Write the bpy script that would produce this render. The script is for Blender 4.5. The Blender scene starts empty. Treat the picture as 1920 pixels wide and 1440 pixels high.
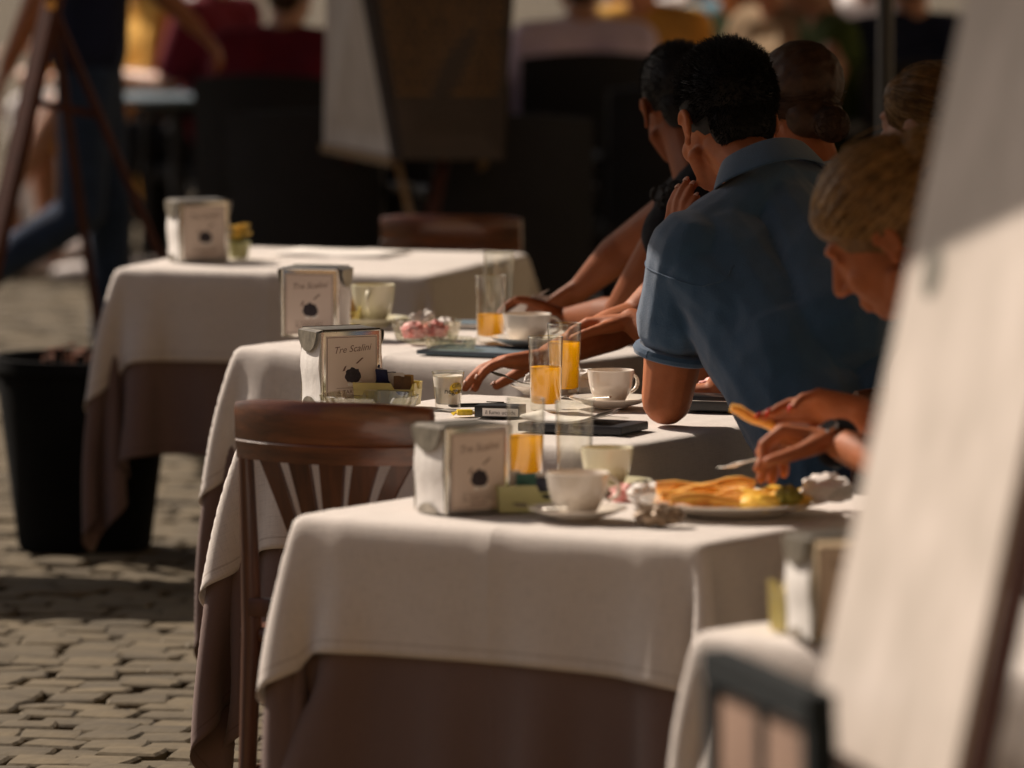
import bpy, bmesh, math, random
import numpy as np
from mathutils import Vector, Matrix, Quaternion, noise as mnoise

R_ = math.radians
def V(*a): return Vector(a)
scene = bpy.context.scene
COL = scene.collection
random.seed(7)

# ------------------------------------------------------------------ camera
FPX = 13856.0            # focal length in pixels of the 1920 px wide photograph
CAM_H = 2.07
PITCH = math.atan(1241.0 / FPX)
cam_d = bpy.data.cameras.new('camera')
cam = bpy.data.objects.new('camera', cam_d)
COL.objects.link(cam)
cam.location = (0, 0, CAM_H)
cam.rotation_euler = (math.pi / 2 - PITCH, 0, 0)
cam_d.sensor_width = 36.0
cam_d.lens = FPX / 1920 * 36.0
cam_d.clip_start = 0.5
cam_d.clip_end = 2000
cam_d.dof.use_dof = True
cam_d.dof.focus_distance = 14.15
cam_d.dof.aperture_fstop = 3.6
cam_d.dof.aperture_blades = 9
scene.camera = cam

# ------------------------------------------------------------------ sky and sun
SUN_EL = R_(41)
SUN_H = Vector((-0.743, 0.669, 0)).normalized()
SUN = Vector((SUN_H.x * math.cos(SUN_EL), SUN_H.y * math.cos(SUN_EL), math.sin(SUN_EL)))
world = bpy.data.worlds.new('World')
scene.world = world
world.use_nodes = True
wn = world.node_tree
bgn = wn.nodes['Background']
sky = wn.nodes.new('ShaderNodeTexSky')
sky.sky_type = 'NISHITA'
sky.sun_disc = False
sky.sun_elevation = SUN_EL
sky.sun_rotation = math.atan2(SUN_H.x, SUN_H.y)
sky.altitude = 30
sky.dust_density = 5.0
sky.ozone_density = 0.4
sky.air_density = 0.8
wn.links.new(sky.outputs[0], bgn.inputs[0])
bgn.inputs[1].default_value = 0.05
sun_d = bpy.data.lights.new('sun', 'SUN')
sun_d.energy = 5.0
sun_d.angle = R_(0.53)
sun_d.color = (1.0, 0.85, 0.71)
sun_o = bpy.data.objects.new('sun', sun_d)
COL.objects.link(sun_o)
sun_o.location = SUN * 60
sun_o.rotation_euler = (-SUN).to_track_quat('-Z', 'Y').to_euler()
vs = scene.view_settings
vs.view_transform = 'Standard'
vs.look = 'None'
vs.exposure = 0.2
vs.gamma = 1.0
vs.use_curve_mapping = False
scene.cycles.use_denoising = True
scene.cycles.max_bounces = 10
scene.cycles.transparent_max_bounces = 24
scene.cycles.caustics_reflective = False
scene.cycles.caustics_refractive = False
scene.cycles.sample_clamp_indirect = 6.0

# ------------------------------------------------------------------ helpers
def px(u, v, z=None, y=None):
    """world point seen at photograph pixel (u, v), on the plane at height z or at depth y"""
    d = Vector(((u - 960) / FPX, 0, 0)) + Vector((0, math.cos(PITCH), -math.sin(PITCH))) \
        - Vector((0, math.sin(PITCH), math.cos(PITCH))) * ((v - 720) / FPX)
    t = (z - CAM_H) / d.z if z is not None else y / d.y
    return Vector((0, 0, CAM_H)) + d * t

def link(o, parent=None):
    COL.objects.link(o)
    if parent is not None:
        o.parent = parent
    return o

def tag(o, label=None, cat=None, group=None, kind=None):
    if label: o['label'] = label
    if cat: o['category'] = cat
    if group: o['group'] = group
    if kind: o['kind'] = kind
    return o

def thing(name, label, cat, loc=(0, 0, 0), rz=0.0, group=None):
    o = bpy.data.objects.new(name, None)
    o.empty_display_size = 0.05
    o.location = loc
    o.rotation_euler = (0, 0, rz)
    link(o)
    return tag(o, label, cat, group)

def copy_tree(o, parent=None):
    c = o.copy()
    link(c)
    c.parent = parent
    for ch in list(o.children):
        copy_tree(ch, c)
    return c

class MB:
    """collects vertices and faces; build() makes ONE mesh object"""
    def __init__(s):
        s.v = []; s.f = []; s.m = []; s.cur = 0
    def add(s, vs, fs, M=None):
        b = len(s.v)
        for p in vs:
            p = Vector(p)
            s.v.append(M @ p if M is not None else p)
        for f in fs:
            s.f.append([b + i for i in f]); s.m.append(s.cur)
        return s
    def box(s, c, size, M=None, bev=0.0):
        x, y, z = [k / 2 for k in size]
        if bev <= 0:
            vs = [(c[0]+i*x, c[1]+j*y, c[2]+k*z) for i in (-1,1) for j in (-1,1) for k in (-1,1)]
            fs = [(0,1,3,2),(4,6,7,5),(0,4,5,1),(2,3,7,6),(0,2,6,4),(1,5,7,3)]
            return s.add(vs, fs, M)
        bm = bmesh.new()
        bmesh.ops.create_cube(bm, size=1)
        for v in bm.verts:
            v.co = Vector((v.co.x*size[0], v.co.y*size[1], v.co.z*size[2]))
        bmesh.ops.bevel(bm, geom=bm.edges[:], offset=bev, segments=2, profile=0.6, affect='EDGES')
        bm.verts.index_update()
        vs = [Vector(c) + v.co for v in bm.verts]
        fs = [[v.index for v in f.verts] for f in bm.faces]
        bm.free()
        return s.add(vs, fs, M)
    def lathe(s, prof, n=32, M=None, closed=False):
        """prof: list of (r, z); r==0 ends are closed with a fan"""
        vs = []; fs = []; idx = []
        for r, z in prof:
            if r <= 1e-6:
                idx.append([len(vs)]); vs.append((0, 0, z))
            else:
                ring = []
                for i in range(n):
                    a = 2*math.pi*i/n
                    ring.append(len(vs)); vs.append((r*math.cos(a), r*math.sin(a), z))
                idx.append(ring)
        L = len(idx)
        for k in range(L if closed else L-1):
            a, b = idx[k], idx[(k+1) % L]
            for i in range(n):
                j = (i+1) % n
                if len(a) == 1 and len(b) == 1: continue
                if len(a) == 1: fs.append((a[0], b[j], b[i]))
                elif len(b) == 1: fs.append((a[i], a[j], b[0]))
                else: fs.append((a[i], a[j], b[j], b[i]))
        return s.add(vs, fs, M)
    def tube(s, pts, rad, n=8, cap=True, M=None, flat=None):
        """tube along pts; rad a number or list; flat=(a,b) scales the two cross axes"""
        pts = [Vector(p) for p in pts]
        if not hasattr(rad, '__len__'): rad = [rad]*len(pts)
        vs = []; fs = []
        prev = None
        for i, p in enumerate(pts):
            t = (pts[min(i+1, len(pts)-1)] - pts[max(i-1, 0)])
            if t.length < 1e-9: t = Vector((0,0,1))
            t.normalize()
            if prev is None:
                ref = Vector((0,0,1)) if abs(t.z) < 0.9 else Vector((1,0,0))
                a = t.cross(ref).normalized()
            else:
                a = (prev - t*prev.dot(t))
                a = a.normalized() if a.length > 1e-6 else t.orthogonal().normalized()
            prev = a
            b = t.cross(a)
            fa, fb = flat if flat else (1, 1)
            for k in range(n):
                w = 2*math.pi*k/n
                vs.append(p + a*(math.cos(w)*rad[i]*fa) + b*(math.sin(w)*rad[i]*fb))
        for i in range(len(pts)-1):
            for k in range(n):
                j = (k+1) % n
                fs.append((i*n+k, i*n+j, (i+1)*n+j, (i+1)*n+k))
        if cap:
            fs.append(tuple(reversed(range(n))))
            fs.append(tuple((len(pts)-1)*n+k for k in range(n)))
        return s.add(vs, fs, M)
    def bar(s, a, b, w, d, up=(0,0,1), M=None):
        """rectangular bar from a to b, w along side, d along the other axis"""
        a, b = Vector(a), Vector(b)
        t = (b-a).normalized(); up = Vector(up)
        sd = t.cross(up)
        if sd.length < 1e-6: sd = t.orthogonal()
        sd.normalize(); u = sd.cross(t)
        vs = []
        for p in (a, b):
            for i, j in ((-1,-1),(1,-1),(1,1),(-1,1)):
                vs.append(p + sd*(i*w/2) + u*(j*d/2))
        return s.add(vs, [(3,2,1,0),(4,5,6,7),(0,1,5,4),(1,2,6,5),(2,3,7,6),(3,0,4,7)], M)
    def prism(s, outline, z0, z1, M=None):
        n = len(outline)
        vs = [(x, y, z0) for x, y in outline] + [(x, y, z1) for x, y in outline]
        fs = [tuple(reversed(range(n))), tuple(range(n, 2*n))] + \
             [(i, (i+1) % n, n+(i+1) % n, n+i) for i in range(n)]
        return s.add(vs, fs, M)
    def mesh(s, name, smooth=True, angle=40):
        me = bpy.data.meshes.new(name)
        me.from_pydata([tuple(p) for p in s.v], [], s.f)
        me.update()
        bm = bmesh.new(); bm.from_mesh(me)
        bmesh.ops.recalc_face_normals(bm, faces=bm.faces[:])
        bm.to_mesh(me); bm.free()
        if smooth:
            me.polygons.foreach_set('use_smooth', [True]*len(me.polygons))
            try: me.set_sharp_from_angle(angle=R_(angle))
            except Exception: pass
        return me
    def build(s, name, mat, parent=None, smooth=True, angle=40, loc=None, rot=None):
        me = s.mesh(name, smooth, angle)
        o = bpy.data.objects.new(name, me)
        if mat is not None: me.materials.append(mat)
        if loc is not None: o.location = loc
        if rot is not None: o.rotation_euler = rot
        return link(o, parent)

def obj(name, me, parent=None, loc=None, rot=None):
    o = bpy.data.objects.new(name, me)
    if loc is not None: o.location = loc
    if rot is not None: o.rotation_euler = rot
    return link(o, parent)

# ------------------------------------------------------------------ materials
MATS = {}
def mat(name, col, rough=0.6, var=0.12, vscale=6.0, bump=0.0, bscale=40.0, metal=0.0, sss=0.0,
        sss_r=(0.01, 0.004, 0.002), coat=0.0, spec=0.5, stretch=None, col2=None, sheen=0.0, coord='Object',
        detail=4.0):
    m = bpy.data.materials.new(name)
    m.use_nodes = True
    nt = m.node_tree
    b = nt.nodes['Principled BSDF']
    L = nt.links.new
    b.inputs['Roughness'].default_value = rough
    b.inputs['Metallic'].default_value = metal
    b.inputs['Specular IOR Level'].default_value = spec
    if coat:
        b.inputs['Coat Weight'].default_value = coat
        b.inputs['Coat Roughness'].default_value = 0.12
    if sss:
        b.inputs['Subsurface Weight'].default_value = sss
        b.inputs['Subsurface Radius'].default_value = sss_r
        b.inputs['Subsurface Scale'].default_value = 1.0
    if sheen:
        b.inputs['Sheen Weight'].default_value = sheen
        b.inputs['Sheen Roughness'].default_value = 0.6
    tc = nt.nodes.new('ShaderNodeTexCoord')
    mp = nt.nodes.new('ShaderNodeMapping')
    L(tc.outputs[coord], mp.inputs[0])
    if stretch: mp.inputs['Scale'].default_value = stretch
    nz = nt.nodes.new('ShaderNodeTexNoise')
    nz.inputs['Scale'].default_value = vscale
    nz.inputs['Detail'].default_value = detail
    nz.inputs['Roughness'].default_value = 0.65
    L(mp.outputs[0], nz.inputs['Vector'])
    rp = nt.nodes.new('ShaderNodeValToRGB')
    c1 = [min(1, k*(1-var)) for k in col]
    c2 = [min(1, k*(1+var)) for k in (col2 or col)]
    if col2: c1 = list(col)
    rp.color_ramp.elements[0].position = 0.32
    rp.color_ramp.elements[1].position = 0.68
    rp.color_ramp.elements[0].color = (*c1, 1)
    rp.color_ramp.elements[1].color = (*c2, 1)
    L(nz.outputs['Fac'], rp.inputs[0])
    L(rp.outputs[0], b.inputs['Base Color'])
    if bump:
        n2 = nt.nodes.new('ShaderNodeTexNoise')
        n2.inputs['Scale'].default_value = bscale
        n2.inputs['Detail'].default_value = 3
        L(mp.outputs[0], n2.inputs['Vector'])
        bp = nt.nodes.new('ShaderNodeBump')
        bp.inputs['Strength'].default_value = bump
        bp.inputs['Distance'].default_value = 0.004
        L(n2.outputs['Fac'], bp.inputs['Height'])
        L(bp.outputs[0], b.inputs['Normal'])
    MATS[name] = m
    return m

def glass_mat(name, tint=(0.97, 0.97, 0.95), rough=0.02, ior=1.45, bump=0.0):
    """thin-walled drinking glass: clear pass-through plus a Fresnel reflection"""
    m = bpy.data.materials.new(name); m.use_nodes = True
    nt = m.node_tree; nt.nodes.clear(); L = nt.links.new
    out = nt.nodes.new('ShaderNodeOutputMaterial')
    tr = nt.nodes.new('ShaderNodeBsdfTransparent'); tr.inputs[0].default_value = (*tint, 1)
    gl = nt.nodes.new('ShaderNodeBsdfGlossy'); gl.inputs['Roughness'].default_value = rough
    gl.inputs[0].default_value = (1, 0.98, 0.94, 1)
    lw = nt.nodes.new('ShaderNodeLayerWeight')
    pw = nt.nodes.new('ShaderNodeMath'); pw.operation = 'POWER'; pw.inputs[1].default_value = 3.5
    L(lw.outputs['Facing'], pw.inputs[0])
    ml = nt.nodes.new('ShaderNodeMath'); ml.operation = 'MULTIPLY_ADD'; ml.inputs[1].default_value = 0.9; ml.inputs[2].default_value = 0.06 + (ior - 1.45)*0.6
    L(pw.outputs[0], ml.inputs[0])
    mx = nt.nodes.new('ShaderNodeMixShader')
    L(ml.outputs[0], mx.inputs[0]); L(tr.outputs[0], mx.inputs[1]); L(gl.outputs[0], mx.inputs[2])
    L(mx.outputs[0], out.inputs[0])
    MATS[name] = m
    return m

def linen_mat(name, col, slub=0.5, coord='UV', trans=0.12, size=1.2):
    """woven linen: slubs along both thread directions, slight translucency"""
    m = bpy.data.materials.new(name); m.use_nodes = True
    nt = m.node_tree; L = nt.links.new
    b = nt.nodes['Principled BSDF']; out = nt.nodes['Material Output']
    b.inputs['Roughness'].default_value = 0.85
    b.inputs['Specular IOR Level'].default_value = 0.15
    b.inputs['Sheen Weight'].default_value = 0.15
    tc = nt.nodes.new('ShaderNodeTexCoord')
    hs = []
    for st in ((30, 700, 1), (700, 30, 1)):
        mp = nt.nodes.new('ShaderNodeMapping'); mp.inputs['Scale'].default_value = st
        L(tc.outputs[coord], mp.inputs[0])
        nz = nt.nodes.new('ShaderNodeTexNoise'); nz.inputs['Scale'].default_value = 1.0
        nz.inputs['Detail'].default_value = 3
        L(mp.outputs[0], nz.inputs['Vector']); hs.append(nz)
    ad = nt.nodes.new('ShaderNodeMath'); ad.operation = 'ADD'
    L(hs[0].outputs['Fac'], ad.inputs[0]); L(hs[1].outputs['Fac'], ad.inputs[1])
    big = nt.nodes.new('ShaderNodeTexNoise'); big.inputs['Scale'].default_value = 4
    L(tc.outputs[coord], big.inputs['Vector'])
    rp = nt.nodes.new('ShaderNodeValToRGB')
    rp.color_ramp.elements[0].position = 0.75; rp.color_ramp.elements[1].position = 1.2 if False else 1.0
    rp.color_ramp.elements[0].color = (*[c*(1-0.16*slub) for c in col], 1)
    rp.color_ramp.elements[1].color = (*col, 1)
    L(ad.outputs[0], rp.inputs[0])
    mx = nt.nodes.new('ShaderNodeMixRGB'); mx.blend_type = 'MULTIPLY'; mx.inputs[0].default_value = 0.16
    L(rp.outputs[0], mx.inputs[1]); L(big.outputs['Fac'], mx.inputs[2])
    L(mx.outputs[0], b.inputs['Base Color'])
    bp = nt.nodes.new('ShaderNodeBump'); bp.inputs['Strength'].default_value = 0.35
    bp.inputs['Distance'].default_value = 0.002
    # hem seam a finger's width inside the edge, and ironed fold lines
    sp = nt.nodes.new('ShaderNodeSeparateXYZ'); L(tc.outputs[coord], sp.inputs[0])
    def M2(op, a, b2=None, c2=None):
        n = nt.nodes.new('ShaderNodeMath'); n.operation = op
        for i, q in enumerate((a, b2, c2)):
            if q is None: continue
            if isinstance(q, (int, float)): n.inputs[i].default_value = q
            else: L(q, n.inputs[i])
        return n.outputs[0]
    dx = M2('ABSOLUTE', M2('SUBTRACT', sp.outputs[0], size/2)); dy = M2('ABSOLUTE', M2('SUBTRACT', sp.outputs[1], size/2))
    ed = M2('SUBTRACT', size/2, M2('MAXIMUM', dx, dy))
    seam = M2('COMPARE', ed, 0.020, 0.0016)
    hemz = M2('LESS_THAN', ed, 0.020)
    fold = M2('MAXIMUM', M2('SUBTRACT', 1.0, M2('MULTIPLY', dx, 220.0)), M2('SUBTRACT', 1.0, M2('MULTIPLY', dy, 220.0)))
    fold = M2('MAXIMUM', fold, 0.0)
    hh = M2('MULTIPLY_ADD', ad.outputs[0], 1.0, M2('MULTIPLY_ADD', hemz, 0.8, M2('MULTIPLY_ADD', seam, -1.2, M2('MULTIPLY', fold, 1.6))))
    L(hh, bp.inputs['Height']); L(bp.outputs[0], b.inputs['Normal'])
    dk = nt.nodes.new('ShaderNodeMixRGB'); dk.blend_type = 'MULTIPLY'; dk.inputs[2].default_value = (0.62, 0.58, 0.55, 1)
    L(M2('MULTIPLY', seam, 0.6), dk.inputs[0]); L(mx.outputs[0], dk.inputs[1]); L(dk.outputs[0], b.inputs['Base Color'])
    tl = nt.nodes.new('ShaderNodeBsdfTranslucent')
    L(mx.outputs[0], tl.inputs[0])
    ms = nt.nodes.new('ShaderNodeMixShader'); ms.inputs[0].default_value = trans
    L(b.outputs[0], ms.inputs[1]); L(tl.outputs[0], ms.inputs[2]); L(ms.outputs[0], out.inputs[0])
    MATS[name] = m
    return m

def wood_mat(name, dark, light, rough=0.35, coat=0.3, stretch=(3, 3, 40), scale=2.2):
    m = mat(name, dark, rough, col2=light, vscale=scale, stretch=stretch, coat=coat, bump=0.12, bscale=6, detail=6)
    return m

linen_mat('linen_cream', (0.82, 0.765, 0.72), slub=1.0)
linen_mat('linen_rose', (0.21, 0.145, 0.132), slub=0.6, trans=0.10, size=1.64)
wood_mat('chair_wood', (0.040, 0.011, 0.004), (0.15, 0.046, 0.014), rough=0.3, coat=0.4, stretch=(2, 14, 26), scale=1.6)
wood_mat('slat_wood', (0.035, 0.010, 0.004), (0.085, 0.026, 0.009), rough=0.4, coat=0.2, stretch=(26, 14, 2), scale=1.6)
wood_mat('easel_wood', (0.04, 0.010, 0.005), (0.068, 0.018, 0.009), rough=0.9, coat=0.0, stretch=(20, 20, 2))
wood_mat('pale_wood', (0.20, 0.13, 0.07), (0.30, 0.2, 0.11), rough=0.6, coat=0.0, stretch=(20, 20, 2))
mat('table_metal', (0.03, 0.03, 0.032), 0.5, metal=0.6)
mat('table_board', (0.2, 0.13, 0.08), 0.6, stretch=(2, 30, 2))
mat('steel', (0.62, 0.60, 0.55), 0.2, metal=1.0, var=0.1, bump=0.04, bscale=30)
mat('steel_worn', (0.46, 0.43, 0.38), 0.34, metal=1.0, var=0.3, vscale=40, bump=0.15, bscale=90)
mat('paper_white', (0.80, 0.77, 0.73), 0.85, var=0.03, bump=0.1, bscale=30)
mat('napkin_paper', (0.82, 0.80, 0.77), 0.95, var=0.04, vscale=40, bump=0.5, bscale=35)
mat('label_card', (0.66, 0.56, 0.49), 0.7, var=0.03)
mat('print_brown', (0.16, 0.09, 0.07), 0.8, var=0.05)
mat('print_dark', (0.035, 0.028, 0.035), 0.8, var=0.3, vscale=120)
mat('print_black', (0.01, 0.01, 0.01), 0.7, var=0.0)
mat('porcelain', (0.80, 0.74, 0.66), 0.12, var=0.02, coat=0.4)
mat('porcelain_cream', (0.72, 0.68, 0.50), 0.15, var=0.03, coat=0.3)
mat('coffee', (0.10, 0.04, 0.012), 0.25, var=0.3, vscale=60)
mat('cappuccino_foam', (0.55, 0.33, 0.16), 0.7, var=0.25, vscale=50)
mat('juice', (1.0, 0.58, 0.015), 0.25, var=0.04, vscale=40, sss=1.0, sss_r=(0.06, 0.035, 0.002))
mat('milk_foam', (0.78, 0.72, 0.64), 0.6, var=0.05, sss=0.5, sss_r=(0.01, 0.009, 0.007))
def juice_mat():
    m = MATS['juice']; nt = m.node_tree; L = nt.links.new
    b = nt.nodes['Principled BSDF']; out = nt.nodes['Material Output']
    b.inputs['Subsurface Weight'].default_value = 0.0
    tl = nt.nodes.new('ShaderNodeBsdfTranslucent'); tl.inputs[0].default_value = (1.0, 0.68, 0.012, 1)
    ms = nt.nodes.new('ShaderNodeMixShader'); ms.inputs[0].default_value = 0.85
    L(b.outputs[0], ms.inputs[1]); L(tl.outputs[0], ms.inputs[2]); L(ms.outputs[0], out.inputs[0])
juice_mat()
glass_mat('glass_clear')
glass_mat('glass_cut', (0.93, 0.93, 0.86), 0.04, 1.55)
mat('plastic_yellow', (0.70, 0.60, 0.23), 0.35, var=0.04, sss=0.3, sss_r=(0.004, 0.003, 0.001))
mat('plastic_green', (0.50, 0.50, 0.24), 0.35, var=0.04)
mat('sachet_navy', (0.012, 0.016, 0.07), 0.45, var=0.5, vscale=60)
mat('sachet_brown', (0.13, 0.06, 0.015), 0.4, var=0.4, vscale=60)
mat('sachet_gold', (0.45, 0.25, 0.06), 0.4, var=0.2)
mat('sachet_white', (0.75, 0.70, 0.66), 0.55, var=0.06)
mat('sachet_red', (0.62, 0.09, 0.07), 0.55, var=0.25, vscale=60, col2=(0.7, 0.5, 0.46))
mat('sachet_green', (0.03, 0.13, 0.11), 0.5, var=0.3, vscale=60)
mat('black_leather', (0.008, 0.009, 0.014), 0.5, var=0.2, bump=0.2, bscale=200)
mat('black_plastic', (0.008, 0.008, 0.009), 0.3, var=0.1)
mat('slate_board', (0.02, 0.03, 0.05), 0.5, var=0.2)
mat('slate_mat', (0.10, 0.15, 0.19), 0.7, var=0.15)
mat('yellow_wrap', (0.80, 0.55, 0.03), 0.35, var=0.3, vscale=90)
mat('fried_potato', (0.72, 0.32, 0.06), 0.5, col2=(0.86, 0.50, 0.12), vscale=30, bump=0.4, bscale=60, sss=0.3, sss_r=(0.008, 0.004, 0.001))
mat('egg', (0.86, 0.48, 0.03), 0.4, col2=(0.88, 0.62, 0.12), vscale=30, bump=0.4, bscale=50)
mat('herb', (0.22, 0.19, 0.02), 0.5, var=0.4, vscale=60)
mat('foil_brown', (0.15, 0.10, 0.06), 0.35, metal=0.3, col2=(0.36, 0.27, 0.19), vscale=60)
mat('lens_black', (0.01, 0.01, 0.012), 0.1)
mat('red_nail', (0.65, 0.012, 0.012), 0.12, var=0.02, coat=0.6)
mat('nail', (0.60, 0.36, 0.27), 0.35, var=0.05)
mat('skin_tan', (0.36, 0.14, 0.062), 0.5, var=0.10, vscale=14, bump=0.10, bscale=260, sss=0.3, sss_r=(0.012, 0.004, 0.002))
mat('skin_red', (0.36, 0.12, 0.048), 0.6, spec=0.25, var=0.14, vscale=16, bump=0.16, bscale=240, sss=0.3, sss_r=(0.012, 0.004, 0.002))
mat('skin_dark', (0.19, 0.056, 0.017), 0.6, spec=0.2, var=0.10, vscale=14, bump=0.10, bscale=260, sss=0.25, sss_r=(0.012, 0.004, 0.002))
mat('skin_fair', (0.50, 0.27, 0.18), 0.5, var=0.08, vscale=14, sss=0.3, sss_r=(0.012, 0.004, 0.002))
mat('polo_blue', (0.026, 0.075, 0.150), 0.9, var=0.10, vscale=22, bump=0.4, bscale=420, sheen=0.35, spec=0.2)
mat('denim', (0.018, 0.035, 0.075), 0.9, var=0.25, vscale=25, bump=0.3, bscale=300, sheen=0.1, spec=0.2)
mat('black_cloth', (0.008, 0.008, 0.011), 0.9, var=0.2, bump=0.3, bscale=200, spec=0.2)
mat('lace_black', (0.010, 0.010, 0.012), 0.7, var=0.2, bump=0.6, bscale=120)
mat('grey_cloth', (0.09, 0.09, 0.10), 0.9, var=0.2, bump=0.3, bscale=200, spec=0.2)
mat('white_cloth', (0.72, 0.70, 0.70), 0.9, var=0.05, bump=0.2, bscale=150, spec=0.2)
mat('maroon_cloth', (0.14, 0.010, 0.022), 0.9, var=0.2, bump=0.2, bscale=150, spec=0.2)
mat('lavender_cloth', (0.72, 0.60, 0.76), 0.9, var=0.1, bump=0.2, bscale=150, spec=0.2)
mat('ochre_cloth', (0.62, 0.36, 0.08), 0.9, var=0.2, bump=0.2, bscale=150, spec=0.2)
mat('teal_cloth', (0.10, 0.22, 0.30), 0.9, var=0.2, spec=0.2)
mat('green_cloth', (0.06, 0.09, 0.025), 0.9, var=0.3, spec=0.2)
mat('navy_cloth', (0.012, 0.016, 0.04), 0.9, var=0.2, spec=0.2)
mat('khaki_cloth', (0.28, 0.20, 0.12), 0.9, var=0.2, spec=0.2)
mat('hair_black', (0.007, 0.006, 0.006), 0.6, var=0.3, vscale=60, spec=0.25)
mat('stucco_ochre', (0.50, 0.30, 0.15), 0.9, var=0.15, vscale=0.6, bump=0.3, bscale=8)
mat('stucco_pale', (0.62, 0.50, 0.36), 0.9, var=0.12, vscale=0.8)
mat('travertine', (0.55, 0.48, 0.38), 0.8, var=0.1)
mat('shutter_green', (0.05, 0.07, 0.045), 0.7, var=0.2)
mat('window_glass', (0.02, 0.025, 0.03), 0.1, var=0.1)
mat('hair_brown', (0.05, 0.023, 0.010), 0.55, var=0.4, vscale=50, spec=0.3)
mat('hair_blond', (0.16, 0.080, 0.024), 0.55, var=0.5, vscale=40, spec=0.3)
mat('hair_blond_light', (0.31, 0.175, 0.055), 0.45, var=0.3, vscale=40, spec=0.5)
mat('shoe_white', (0.62, 0.56, 0.54), 0.6, var=0.1)
mat('shoe_dark', (0.02, 0.017, 0.015), 0.5, var=0.2)
mat('board_white', (0.52, 0.465, 0.41), 0.55, var=0.03, vscale=5, col2=(0.64, 0.575, 0.52), stretch=(2.5, 2.5, 1), detail=2)
mat('board_dark', (0.030, 0.017, 0.012), 0.7, var=0.3)
mat('board_gold', (0.16, 0.082, 0.026), 0.8, var=0.3, vscale=30)
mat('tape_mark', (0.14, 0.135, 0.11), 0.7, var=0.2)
mat('canopy_cloth', (0.16, 0.13, 0.10), 0.95, var=0.1)
mat('post_dark', (0.02, 0.018, 0.016), 0.5, var=0.2)
mat('planter', (0.005, 0.006, 0.007), 0.9, var=0.3, bump=0.3, bscale=30, spec=0.1)
mat('soil', (0.05, 0.03, 0.018), 0.95, var=0.4, vscale=60, bump=0.8, bscale=50)
mat('dry_leaf', (0.16, 0.06, 0.03), 0.7, var=0.4, vscale=40)
mat('flower_yellow', (0.62, 0.40, 0.06), 0.6, var=0.3, vscale=60)
mat('leaf_green', (0.12, 0.11, 0.03), 0.6, var=0.3, vscale=40)
mat('chair_panel', (0.24, 0.150, 0.105), 0.7, var=0.15, vscale=10)
mat('chair_frame_dark', (0.007, 0.011, 0.013), 0.8, var=0.2, spec=0.2)
mat('wicker_black', (0.008, 0.008, 0.010), 0.55, var=0.3, bump=0.7, bscale=90, spec=0.3)
mat('watch_steel', (0.6, 0.58, 0.55), 0.12, metal=1.0, var=0.05)
mat('gold', (0.75, 0.5, 0.2), 0.2, metal=1.0, var=0.05)
# ================================================================== ground
gm = mat('joint_sand', (0.045, 0.036, 0.026), 0.95, var=0.3, vscale=30, bump=0.6, bscale=60)
def far_paving(m):
    """beyond the built stones the same setts go on as a courses pattern"""
    nt = m.node_tree; L = nt.links.new
    b = nt.nodes['Principled BSDF']; tc = nt.nodes['Texture Coordinate']
    mp = nt.nodes.new('ShaderNodeMapping'); mp.inputs['Rotation'].default_value = (0, 0, R_(9)); L(tc.outputs['Object'], mp.inputs[0])
    br = nt.nodes.new('ShaderNodeTexBrick'); L(mp.outputs[0], br.inputs['Vector'])
    br.inputs['Scale'].default_value = 1.0; br.inputs['Brick Width'].default_value = 0.127; br.inputs['Row Height'].default_value = 0.117
    br.inputs['Mortar Size'].default_value = 0.006; br.inputs['Mortar Smooth'].default_value = 0.4
    br.inputs['Color1'].default_value = (0.075, 0.057, 0.031, 1); br.inputs['Color2'].default_value = (0.12, 0.092, 0.05, 1); br.inputs['Mortar'].default_value = (0.03, 0.024, 0.016, 1)
    L(br.outputs['Color'], b.inputs['Base Color'])
    bp = nt.nodes.new('ShaderNodeBump'); bp.inputs['Distance'].default_value = 0.012; bp.invert = True
    L(br.outputs['Fac'], bp.inputs['Height']); L(bp.outputs[0], b.inputs['Normal'])
far_paving(gm)
sm = mat('basalt', (0.070, 0.053, 0.028), 0.85, var=0.0, vscale=9, col2=(0.128, 0.098, 0.052), bump=0.9, bscale=30, coord='Object', detail=8)
# per-stone tint: random per object and a world-scale tint for the joined stones
def stone_material(m):
    nt = m.node_tree; L = nt.links.new
    b = nt.nodes['Principled BSDF']
    src = b.inputs['Base Color'].links[0].from_socket
    oi = nt.nodes.new('ShaderNodeObjectInfo')
    geo = nt.nodes.new('ShaderNodeNewGeometry')
    isl = nt.nodes.new('ShaderNodeMath'); isl.operation = 'ADD'
    L(oi.outputs['Random'], isl.inputs[0]); L(geo.outputs['Random Per Island'], isl.inputs[1])
    fr = nt.nodes.new('ShaderNodeMath'); fr.operation = 'FRACT'; L(isl.outputs[0], fr.inputs[0])
    mr = nt.nodes.new('ShaderNodeMapRange'); L(fr.outputs[0], mr.inputs[0])
    mr.inputs['To Min'].default_value = 0.72; mr.inputs['To Max'].default_value = 1.2
    mx = nt.nodes.new('ShaderNodeVectorMath'); mx.operation = 'SCALE'
    L(src, mx.inputs[0]); L(mr.outputs[0], mx.inputs['Scale'])
    L(mx.outputs[0], b.inputs['Base Color'])
stone_material(sm)

g = MB()
g.add([(-150, -40, -0.016), (150, -40, -0.016), (150, 260, -0.016), (-150, 260, -0.016)], [(0, 1, 2, 3)])
ground = g.build('ground', gm, smooth=False)
tag(ground, kind='structure')

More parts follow.
